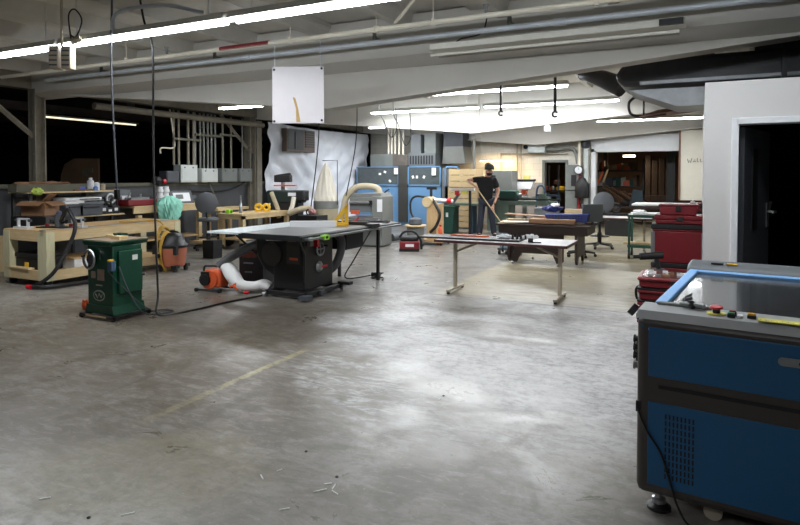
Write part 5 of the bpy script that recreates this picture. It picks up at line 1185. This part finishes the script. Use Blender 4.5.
t = thing('steel_hoop', 'dark blue steel frame in front of the doorway', 'frame', (*ad(541, 16.2), 0)); MB().tube(spl([(-.12, 0, 0), (-.12, 0, 1.05), (-.08, 0, 1.3), (.0, 0, 1.34), (.07, 0, 1.3), (.1, 0, 1.05), (.1, 0, 0)]), .025).build('hoop', mat('steel blue', (66, 90, 118), .4), t); MB().box(-.12, .5, -.03, .03, 1.05, 1.11).box(.42, .5, -.03, .03, 0, 1.05).build('rail', mat('dark blue steel', (40, 60, 78), .5), t)
# dark lathe pieces at right
for px, lab in ((545, 'grey lidded box standing at the doorway'),):
    simple('lidded_box', lab, 'box', M_mgrey, (*ad(px + 3, 15.2), 0), lambda m: m.box(-.3, .25, -.2, .2, 0, .8), bevel=.02)

# green bin
t = thing('rubbish_bin', 'dark green plastic bin left of the person', 'bin', (*ad(449, 16.9), 0))
MB().prism([(-.18, 0), (.18, 0), (.23, .72), (-.23, .72)], -.19, .19).build('body', M_dgreen, t, bevel=.02); MB().box(-.25, .25, -.22, .22, .72, .76).build('rim', M_dgreen, t, bevel=.01); MB().box(-.2, -.1, -.235, -.2, .45, .6).box(.0, .06, -.235, -.2, .46, .58).build('label_tag', M_paper, t)
simple('bin_plank', 'grey plank leaning out of the green bin', 'plank', M_mgrey, (*ad(450, 16.9), .6), lambda m: m.prism([(-.15, 0), (-.05, 0), (.32, .5), (.24, .52)], -.03, .03))
# router table sander cart
t = thing('sander_stand', 'pine box stand with clamped tool head and black hoses', 'stand', (*ad(431, 14.1), 0))
MB().box(-.02, .22, -.2, .25, .12, .95).build('cabinet', M_ply, t); MB().box(-.45, .38, -.25, .3, .06, .12).build('base_board', M_ply, t)
MB().cyl((.0, -.25, 1.0), (.0, .1, 1.0), .12, n=20).build('wood_disc', M_pine, t); MB().cyl((-.15, 0, 1.06), (.55, 0, 1.02), .04).build('arm', M_plast, t); MB().cyl((.42, -.02, 1.03), (.52, -.02, 1.025), .055).build('red_collar', M_btnr, t)
MB().tube(spl([(-.05, 0, 1.08), (-.35, -.05, 1.12), (-.5, -.05, 1.0), (-.5, -.05, .75), (-.4, -.1, .6)]), .025, 8).build('hose', M_black, t); MB().tube(spl([(.08, -.1, 1.05), (.25, -.25, .9), (.34, -.28, .7), (.25, -.28, .45), (.1, -.28, .3)]), .035, 8).build('hose', M_black, t)
MB().box(-.02, .03, -.02, .02, 1.1, 1.3).box(-.1, .14, -.03, .03, 1.28, 1.34).build('clamp_handle', M_blackp, t)
for x in (-.4, .33): MB().cyl((x, -.2, .03), (x + .03, -.2, .03), .03).cyl((x, .25, .03), (x + .03, .25, .03), .03).build('caster', M_black, t)
t = thing('grey_vacuum', 'grey drum vacuum with wooden lid board left of the pine stand', 'vacuum', (*ad(415.5, 13.6), 0))
MB().lathe([(.16, .05), (.19, .1), (.2, .45), (.18, .46)]).build('drum', M_greyp, t); MB().cyl((0, 0, .46), (0, 0, .49), .25, n=24).build('wood_lid', M_pine, t); MB().lathe([(.13, .49), (.16, .53), (.14, .62), (.05, .66)]).build('motor_head', M_dgrey, t)
for k in range(4): a_ = PI / 4 + k * PI / 2; MB().cyl((.17 * math.cos(a_), .17 * math.sin(a_), .0), (.17 * math.cos(a_), .17 * math.sin(a_), .06), .025).build('caster', M_black, t)
t = thing('fire_extinguisher', 'orange red bottle standing by the pine stand', 'extinguisher', (*ad(439.5, 14.0), 0)); MB().lathe([(.07, 0), (.075, .02), (.075, .34), (.04, .4), (.02, .43)]).build('cylinder', M_orange, t); MB().box(-.05, .05, -.015, .015, .42, .46).build('lever', M_btnr, t); MB().box(-.04, .04, -.077, -.07, .1, .25).build('label_tag', M_plast, t)
t = thing('red_vacuum', 'small red and black vacuum on the floor in front of the booth', 'vacuum', (*ad(409.5, 12.8), 0), .4)
MB().prism([(-.2, 0), (.2, 0), (.21, .22), (-.21, .22)], -.14, .14).build('tank', M_red, t, bevel=.03); MB().box(-.2, .2, -.14, .14, .22, .32).build('motor_head', M_black, t, bevel=.04); MB().box(-.21, .21, -.15, .15, 0, .06).build('base', M_black, t)
MB().tube(spl([(-.2, -.1, .3), (-.1, -.15, .42), (.1, -.15, .42), (.24, -.12, .25), (.26, -.1, .05)]), .025, 8).build('hose', M_black, t); MB().box(-.08, .1, -.145, -.14, .1, .16).build('label_tag', M_plast, t)
tag(MB().tube([(*ad(392, 14.6), .1), (*ad(404, 14.9), .12)], .09, 12).build('floor_tube', M_mgrey), 'grey tube lying beside the red vacuum', 'tube')

# planer
pl = thing('drum_sander', 'big grey planer machine with tan hose on top', 'machine', (*ad(369, 13.8), 0), .12)
MB().box(-.36, .44, -.3, .35, .78, 1.12).build('head', M_greyp, pl, bevel=.015); MB().prism([(-.36, 1.12), (.44, 1.12), (.40, 1.22), (-.28, 1.20)], -.28, .33).build('hood', M_greyp, pl, bevel=.01)
MB().box(.2, .46, -.34, .36, .45, 1.15).build('side_column', M_greyp, pl, bevel=.02); MB().box(-.42, .42, -.5, .5, .62, .67).build('table', M_castiron, pl); MB().box(-.34, .44, -.26, .32, 0.02, .6).build('stand', M_greyp, pl, bevel=.02)
MB().cyl((-.34, -.33, 1.0), (.16, -.33, 1.0), .035).build('roller', M_steel, pl); MB().box(.14, .22, -.36, -.3, .95, 1.05).build('roller_mount', M_black, pl)
MB().box(-.34, .18, -.31, -.3, .78, .92).build('front_panel', M_mgrey, pl); MB().box(-.30, -.1, -.36, -.3, .74, .82).build('orange_knob', M_orange, pl)
MB().box(.34, .46, -.355, -.34, .8, 1.08).build('white_panel', M_plast, pl); MB().tube([(.3, 0, 1.15), (.44, 0, 1.27), (.5, 0, 1.3)], .015).build('crank', M_black, pl)
MB().tube(spl([(.25, 0, 1.2), (.22, 0, 1.3), (.05, -.05, 1.36), (-.25, -.1, 1.34), (-.48, -.15, 1.15), (-.55, -.2, .85), (-.62, -.25, .6)]), .075, 14).build('dust_hose', M_hoseB, pl)
# bag dust collector
t = thing('dust_collector', 'dust collector with cream pointed cloth bag in front of the plastic sheet', 'dust collector', (*ad(326, 14.8), 0))
def bagf(u, v):
    P = [(.30, .97), (.30, 1.04), (.27, 1.15), (.22, 1.35), (.17, 1.55), (.11, 1.75), (.05, 1.88), (.012, 1.93)]
    f_ = v * 6.999; i_ = int(f_); r_ = P[i_][0] + (P[i_ + 1][0] - P[i_][0]) * (f_ - i_); z_ = P[i_][1] + (P[i_ + 1][1] - P[i_][1]) * (f_ - i_)
    a_ = 2 * PI * u; r_ *= 1 + .16 * math.sin(5 * a_ + 1) * min(1, v * 2) + .05 * math.sin(13 * a_ + 6 * v)
    return (r_ * math.cos(a_), r_ * .75 * math.sin(a_), z_)
MB().grid(bagf, 60, 24).build('upper_bag', M_bag, t)
MB().lathe([(.30, .80), (.31, .81), (.31, .98), (.30, .99)], n=28).build('drum', M_greyp, t); MB().lathe([(.22, .12), (.27, .2), (.29, .6), (.30, .82)]).build('lower_bag', M_hoseB, t)
MB().tube([(.33, 0, .9), (.33, 0, 1.98), (-.1, 0, 1.98)], .01).build('bag_frame', M_blackp, t); MB().box(-.35, .35, -.3, .3, .05, .12).build('base', M_blackp, t)
# bench machine with hoses
t = thing('mitre_saw_station', 'dark green bench machine with tan hoses and orange strip beside the sheet', 'machine', (*ad(287, 14.6), 0), .3)
MB().box(-.45, .42, -.2, .25, .95, 1.25).build('body', mat('very dark green', (22, 38, 34), .45), t, bevel=.03); MB().box(-.35, .35, -.2, .2, 0, .95).build('stand', M_blackp, t)
MB().box(-.3, .1, -.1, .12, 1.45, 1.62).cyl((-.28, 0, 1.55), (.1, 0, 1.6), .08).build('motor', M_black, t, bevel=.02); MB().cyl((-.1, 0, 1.25), (-.1, 0, 1.45), .05).build('neck', M_steel, t); MB().box(-.28, .26, -.16, -.04, 1.355, 1.385).build('orange_strip', M_orange, t)
MB().box(.3, .5, -.25, .2, 1.0, 1.25).build('end_cap', M_black, t, bevel=.03); MB().box(.1, .3, -.215, -.2, 1.12, 1.2).build('label_tag', M_plast, t)
MB().tube(spl([(-.3, -.25, 1.2), (-.22, -.3, 1.05), (-.12, -.3, .8), (-.1, -.28, .6)]), .055, 10).build('hose', M_hoseB, t); MB().tube(spl([(.28, -.3, 1.1), (.26, -.35, .9), (.18, -.35, .7)]), .055, 10).build('hose', M_bag, t)
MB().tube(spl([(.2, -.4, .72), (.5, -.42, .82), (.75, -.4, .85)]), .07, 10).build('hose', M_hoseB, t)
t = thing('face_shield', 'pink and black respirator lying beside the tan hose', 'respirator', (*ad(312, 12.4), .80), 0); rg = MB(); rag(rg, .09, .08, .12, 8); rg.build('shell', mat('dusky pink', (160, 112, 110), .6), t); MB().torus((-.08, 0, .05), .06, .015, 'y').build('strap', M_black, t)
tag(MB().box(-.25, .25, -.2, .2, 0, .79).build('tool_stand', M_blackp, loc=(*ad(312, 12.4), 0)), 'black stand behind the table saw carrying the respirator', 'stand')

# light wood table
t = thing('pine_table', 'light pine table behind the white outfeed board', 'table', (-9.15, 10.85, 0))
MB().box(-.35, .37, -.87, .85, .74, .78).build('tabletop', M_pineY, t)
MB().box(-.33, .35, -.84, -.8, .66, .74).box(.31, .35, -.84, .82, .66, .74).build('apron', M_pineY, t)
for x in (-.32, .26):
    for y in (-.82, .72): MB().box(x, x + .09, y, y + .09, 0, .74).build('leg', M_pine, t)
MB().box(-.3, .3, -.78, .78, .2, .23).build('lower_shelf', M_ply, t)
simple('tape_block', 'lime green tape on the left corner of the pine table', 'tape', M_lime, (-9.3, 10.15, .78), lambda m: m.box(-.08, .06, -.04, .05, 0, .06).box(-.03, .06, -.06, .06, 0, .08), bevel=.01)
for px, lab in ((262, 'left yellow tape ring on the pine table'), (268, 'right yellow tape ring on the pine table')):
    c = ad(px, 13.7); tag(MB().torus((0, 0, .1), .065, .035, 'y', 24, 10).box(-.1, .1, -.03, .03, 0, .02).build('tape_ring', M_yellow, loc=(c[0] - .1 if px < 265 else c[0] - .05, c[1], .78), rz=.5), lab, 'tape', 'yellow tape rings')
t = thing('bottle_jack', 'clear and grey bottle standing on the pine table', 'bottle', (*ad(240.5, 13.15), .78)); MB().lathe([(.035, 0), (.035, .2), (.015, .25), (.015, .4)]).build('body', M_steel, t)
tag(MB().tube([(XL + .06, 11.0, 1.5), (XL + .5, 11.4, .02)], .02, 6).build('leaning_pole', M_ledge), 'thin pole leaning on the low wall behind the pine table', 'pole')
# low pallets behind chair
t = thing('timber_stand', 'pine trestle against the low wall left of the round backed chair', 'trestle', (-10.2, wallpos(203)[1] + .1, 0))
for x in (-.1, .25):
    for y_ in (0, .7): MB().box(x, x + .07, y_, y_ + .08, 0, .8).build('leg', M_pine, t)
MB().box(-.12, .35, -.1, .95, .8, .86).box(-.12, .35, -.5, 1.0, .08, .14).build('rail', M_pineY, t)
simple('black_crate', 'small black bin on the floor below the white outfeed board', 'bin', M_black, (*ad(212, 11.7), 0), lambda m: m.prism([(-.13, 0), (.13, 0), (.14, .35), (-.14, .35)], -.12, .12))
simple('black_bag', 'round black bag on the floor under the pine table', 'bag', M_black, (*ad(226, 13.7), 0), lambda m: rag(m, .2, .16, .35, 3))

# ------------------------------------------------------------------ table saw
ts = thing('table_saw', 'black cabinet table saw with long rails in the middle of the shop', 'table saw', (-4.8, 6.7, 0))
MB().box(-.45, .45, -.7, .45, .84, .87).build('tabletop', M_castiron, ts)
MB().box(-.45, .45, .45, 1.85, .84, .868).build('side_extension', mat('worn laminate', (128, 124, 118), .4), ts)
MB().box(.45, .50, -.75, 1.9, .80, .86).build('front_rail', M_blackp, ts, bevel=.004); MB().box(.50, .56, -.7, 1.85, .81, .835).build('rail_guide', M_steel, ts)
MB().box(-.50, -.45, -.75, 1.9, .80, .86).build('rear_rail', M_blackp, ts); MB().box(-.46, .46, -.74, -.70, .80, .868).build('side_rail', M_blackp, ts)
MB().box(-.28, .22, -.32, .36, .10, .84).build('cabinet', M_blackp, ts, bevel=.015)
MB().prism([(-.62 + .0, .80), (-.1, .80), (-.06, .5), (-.14, .30), (-.28, .24), (-.46, .32), (-.58, .5)], -.30, .25).build('motor_cover', M_blackp, ts, bevel=.04)
MB().cyl((-.3, -.30, .56), (-.3, -.34, .56), .16, n=28).build('motor_disc', M_dark, ts)
MB().box(-.05, .16, -.335, -.32, .45, .8).build('front_panel', M_dark, ts); MB().box(-.02, .1, -.34, -.335, .74, .765).box(.0, .13, -.34, -.335, .50, .53).build('orange_mark', M_orange, ts)
hw = MB().torus((.245, .02, .62), .085, .012, 'x', 28, 8).tube([(.245, -.08, .62), (.245, .1, .62)], .008).tube([(.245, .02, .54), (.245, .02, .7)], .008).build('handwheel', M_steel, ts); MB().cyl((.25, .1, .66), (.31, .1, .66), .014).build('crank_grip', M_black, hw)
MB().lathe([(0, 0), (.075, 0), (.05, .03), (0, .035)], M=Matrix.Translation((.225, .02, .38)) @ Matrix.Rotation(PI / 2, 4, 'Y')).build('tilt_wheel', M_steel, ts); MB().cyl((.25, .04, .38), (.30, .1, .39), .015).build('red_knob', M_btnr, ts)
MB().box(.22, .27, -.25, -.18, .68, .8).build('switch_box', M_greyp, ts); MB().box(.22, .28, -.1, -.05, .66, .82).build('stop_paddle', M_btnr, ts)
MB().box(.50, .565, -.36, -.25, .79, .85).build('lime_tag', M_lime, ts); MB().box(.565, .568, -.33, -.28, .805, .835).build('lime_tag_mark', M_black, ts)
MB().box(.50, .53, -.62, -.57, .80, .84).build('label_tag', M_plast, ts)
MB().box(-.34, .30, -.40, -.34, .03, .09).box(-.34, .30, .40, .46, .03, .09).box(-.36, -.3, -.4, .46, .03, .09).box(.24, .30, -.4, .46, .03, .09).build('mobile_base', M_blackp, ts, bevel=.006)
for x, y in ((.3, -.42), (-.34, -.42), (.3, .48), (-.34, .48)): MB().cyl((x - .025, y, .035), (x + .025, y, .035), .035).build('caster', M_steel, ts)
MB().box(.26, .38, -.5, -.36, .02, .07).build('foot_pedal', M_dgrey, ts); MB().box(.26, .45, .42, .52, .08, .12).build('side_pedal', M_blackp, ts); MB().box(.26, .33, -.1, .0, .02, .08).build('foot_bracket', M_dgrey, ts)
for x in (.37, -.33): MB().box(x - .02, x + .02, 1.38, 1.42, .0, .84).build('leg', M_blackp, ts); MB().cyl((x, 1.4, 0), (x, 1.4, .02), .03).build('leg_pad', M_black, ts)
MB().box(-.25, .2, .75, 1.25, .52, .84).build('router_box', mat('black blue box', (24, 28, 38), .45), ts, bevel=.01)
MB().tube([(.44, -.72, .82), (.36, -.5, .6), (.2, -.3, .2)], .012).build('strut', M_blackp, ts)
MB().tube(spl([(.1, .55, .8), (.2, .6, .7), (.18, .62, .5), (.1, .58, .3), (.0, .5, .22)]), .06, 14).build('dust_hose', M_hose, ts)
MB().tube([(-.28, -.45, .78), (.15, -.47, .80)], .03).build('blade_port', M_plast, ts)
MB().box(-.5, .42, 0.98, 1.04, .87, .92).box(.42, .56, .92, 1.1, .84, .90).build('rip_fence', M_blackp, ts)
t = thing('outfeed_board', 'white speckled outfeed board left of the table saw', 'board', (-5.62, 6.75, 0))
MB().box(-.26, .28, -.75, 1.1, .84, .865).build('panel', mat('speckled white', (205, 214, 220), .4, var=.25, scale=14), t)
for y in (-.3, .9): MB().tube([(-.25, y, .84), (.25, y, .5)], .015).build('bracket', M_blackp, t)
MB().box(-.28, -.24, .95, .99, 0, .84).build('leg', M_blackp, t)
t = thing('framing_square', 'large yellow triangular square standing on the table saw', 'square', (-4.68, 7.45, .87), .46)
tri = MB()
tri.prism([(-.18, 0), (.10, 0), (.10, .055), (-.12, .055)], -.015, .015).prism([(.045, .045), (.10, .045), (.10, .33), (.045, .275)], -.015, .015).prism([(-.18, 0), (-.11, .0), (.10, .27), (.10, .33), (.085, .33)], -.015, .015)
tri.prism([(-.0, .045), (.025, .045), (.025, .15), (-.0, .12)], -.008, .008).build('frame', M_yellow, t)
MB().box(-.18, .10, -.04, .04, 0, .012).build('foot', M_yellow, t)
simple('red_clamp', 'small red clamp on the saw extension right of the yellow square', 'clamp', M_btnr, (-4.72, 7.9, .87), lambda m: m.tube([(-.04, 0, .01), (.05, .03, .09)], .015).cyl((-.05, 0, 0), (-.03, 0, .03), .02), .2)
simple('white_panel', 'long white strip lying across the saw left of the yellow square', 'panel', M_plast, (-4.98, 7.15, .87), lambda m: m.box(-.32, .34, -.06, .02, 0, .085), .5)
simple('bar_clamps', 'black bar clamps lying on the far end of the saw extension', 'clamp', M_blackp, (-4.75, 8.25, .87), lambda m: [m.box(-.35, .4, y, y + .02, 0, .025) for y in (-.1, -.02, .06)], .3)
t = thing('extension_lead', 'black extension lead tangled on the floor below the saw legs', 'cord', (0, 0, 0))
MB().tube(spl([(-4.5, 8.1, .84), (-4.8, 8.0, .3), (-4.9, 7.9, .03), (-4.7, 8.2, .02), (-4.5, 8.4, .06), (-4.55, 8.1, .02), (-4.4, 8.2, .02), (-4.3, 8.0, .02)]), .010, 6).build('cable', M_black, t); MB().cbox((-4.55, 8.25, .05), (.14, .1, .07), (0, 0, .4)).build('plug', M_black, t)
# black tool cabinet left of saw
t = thing('tool_cabinet', 'black cabinet with orange printed panels under the outfeed board', 'cabinet', (-5.82, 7.0, 0), .12)
MB().box(-.2, .2, -.24, .24, .04, .62).build('body', M_blackp, t, bevel=.01); MB().box(-.14, .1, -.246, -.24, .42, .56).build('orange_print', mat('dim orange print', (96, 44, 30), .5, var=.5, scale=25), t); MB().box(-.12, .04, -.246, -.24, .33, .35).box(-.1, .02, -.246, -.24, .2, .22).build('small_label', M_mgrey, t)
MB().box(-.18, -.12, -.2, .2, 0, .04).box(.12, .18, -.2, .2, 0, .04).build('foot', M_black, t)
tag(MB().tube(spl([(-5.2, 6.55, .7), (-5.45, 6.5, .66), (-5.75, 6.35, .50), (-5.95, 6.3, .36)]), .06, 14).build('dust_hose', M_hose), 'thick grey hose curving from the saw down to the orange blower', 'hose')
# orange blower with bag
t = thing('leaf_blower', 'orange and black blower with long white collection bag on the floor', 'blower', (*ad(214, 8.35), 0), .12)
MB().cyl((-.02, -.12, .17), (-.02, .12, .17), .13, n=20).build('fan_housing', M_orange, t); MB().box(-.12, .14, -.08, .14, .05, .3).build('engine_cover', M_orange, t, bevel=.03)
MB().cyl((-.06, -.16, .17), (-.06, -.1, .17), .08).box(-.12, .0, -.15, -.05, .2, .28).build('air_filter', M_black, t)
MB().tube(spl([(-.17, 0, .03), (-.18, 0, .3), (-.1, 0, .34), (.12, 0, .34)]), .014).tube([(-.2, -.14, .03), (.2, -.14, .03)], .014).tube([(-.2, .14, .03), (.2, .14, .03)], .014).build('frame', M_black, t)
for x, y in ((-.2, -.14), (.18, -.14)): MB().cyl((x, y - .02, .025), (x, y + .02, .025), .025).build('foot', M_black, t)
bag = MB().tube(spl([(.08, .02, .32), (.2, .0, .34), (.32, -.04, .24), (.46, -.06, .12), (.62, .0, .1), (.74, .06, .12), (.84, .08, .08)]), lambda q: .05 + .05 * math.sin(PI * min(1, q * 1.3)) + .03 * math.sin(q * 9) * q, 16).build('collection_bag', M_bagw, t)
MB().cbox((.36, -.13, .17), (.10, .012, .022), (0, .5, 0)).cbox((.40, -.145, .12), (.12, .012, .022), (0, -.5, 0)).cbox((.45, -.15, .09), (.09, .012, .022), (0, .6, 0)).build('bag_mark', M_orange, bag)
MB().cyl((.55, -.1, .03), (.62, -.1, .03), .02).build('bag_toggle', M_btnr, bag)

# orange shop vac by the bench
t = thing('shop_vacuum', 'orange drum vacuum with black head beside the long workbench', 'vacuum', (*ad(172.5, 10.1), 0), .2)
MB().lathe([(.17, .08), (.19, .1), (.225, .40), (.22, .42)], n=28).build('drum', M_vorange, t); MB().lathe([(.235, .40), (.24, .44), (.19, .5), (.17, .6), (.1, .65), (0, .66)], n=28).build('motor_head', M_blackp, t)
MB().tube(spl([(-.1, -.05, .6), (-.08, 0, .66), (.08, 0, .66), (.1, 0, .6)]), .016).build('handle', M_black, t); MB().cyl((-.1, -.2, .28), (-.1, -.26, .28), .035).build('port', M_black, t)
for s in (-1, 1): MB().box(s * .2 - .03, s * .2 + .03, -.24, -.18, .3, .44).build('latch', M_black, t)
for k in range(4):
    a_ = PI / 4 + k * PI / 2; x, y = .2 * math.cos(a_), .2 * math.sin(a_)
    MB().cbox((x, y, .09), (.1, .1, .05)).cyl((x - .02, y, .035), (x + .02, y, .035), .035).build('caster', M_black, t)
# yellow hose coil
hc = MB()
for k in range(6):
    R_ = .26 + .02 * (k % 3); hc.torus((0.02 * k, 0.01 * k, -.02 * k), R_ * .7, .012, 'x', 32, 6)
o = hc.build('air_hose', M_hoseY, loc=(-8.05, 7.2, .47)); o.scale = (1, .8, 1.6); tag(o, 'coiled yellow air hose hanging on the side of the workbench', 'hose')
tag(MB().tube(spl([(-8.6, 6.8, .84), (-8.4, 7.1, .835), (-8.2, 7.25, .84), (-8.08, 7.3, .7)]), .014, 6).build('hose_end', M_hoseY), 'yellow hose length lying across the workbench top', 'hose')
tag(MB().box(-.02, .02, -.18, .2, 0, .6).build('leaning_board', M_pine, loc=(XL + .35, wallpos(1, XL + .35)[1] - .15, 0)), 'pine board leaning on the wall left of the workbench', 'board')

# ------------------------------------------------------------------ small debris on the floor
def gp(px, py): d = 960 / (py - 176); return ad(px, d)
for i, (px, py, l, a_) in enumerate(((319, 495, .07, .3), (333, 491, .05, 1.2), (334, 497, .05, 2.2), (327, 488, .04, .1), (260, 481, .05, 1.9), (283, 514, .05, .2), (124, 519, .06, .3), (40, 503, .05, .2), (440, 401, .05, .9), (278, 474, .03, .5))):
    c = gp(px, py); tag(MB().box(-l / 2, l / 2, -.003, .003, 0, .004).build('wood_splinter', M_paper, loc=(c[0], c[1], 0), rz=a_ + .6), 'pale wood splinter lying on the concrete floor in the foreground', 'splinter', 'pale splinters on the floor')
for i, (px, py) in enumerate(((84, 523), (305, 455), (336, 481), (444, 398), (150, 348))):
    c = gp(px, py); tag(MB().lathe([(.008, 0), (.01, .004), (.004, .008)], n=8).build('debris_crumb', M_black, loc=(c[0], c[1], 0)), 'dark crumb lying on the concrete floor', 'debris', 'dark crumbs on the floor')
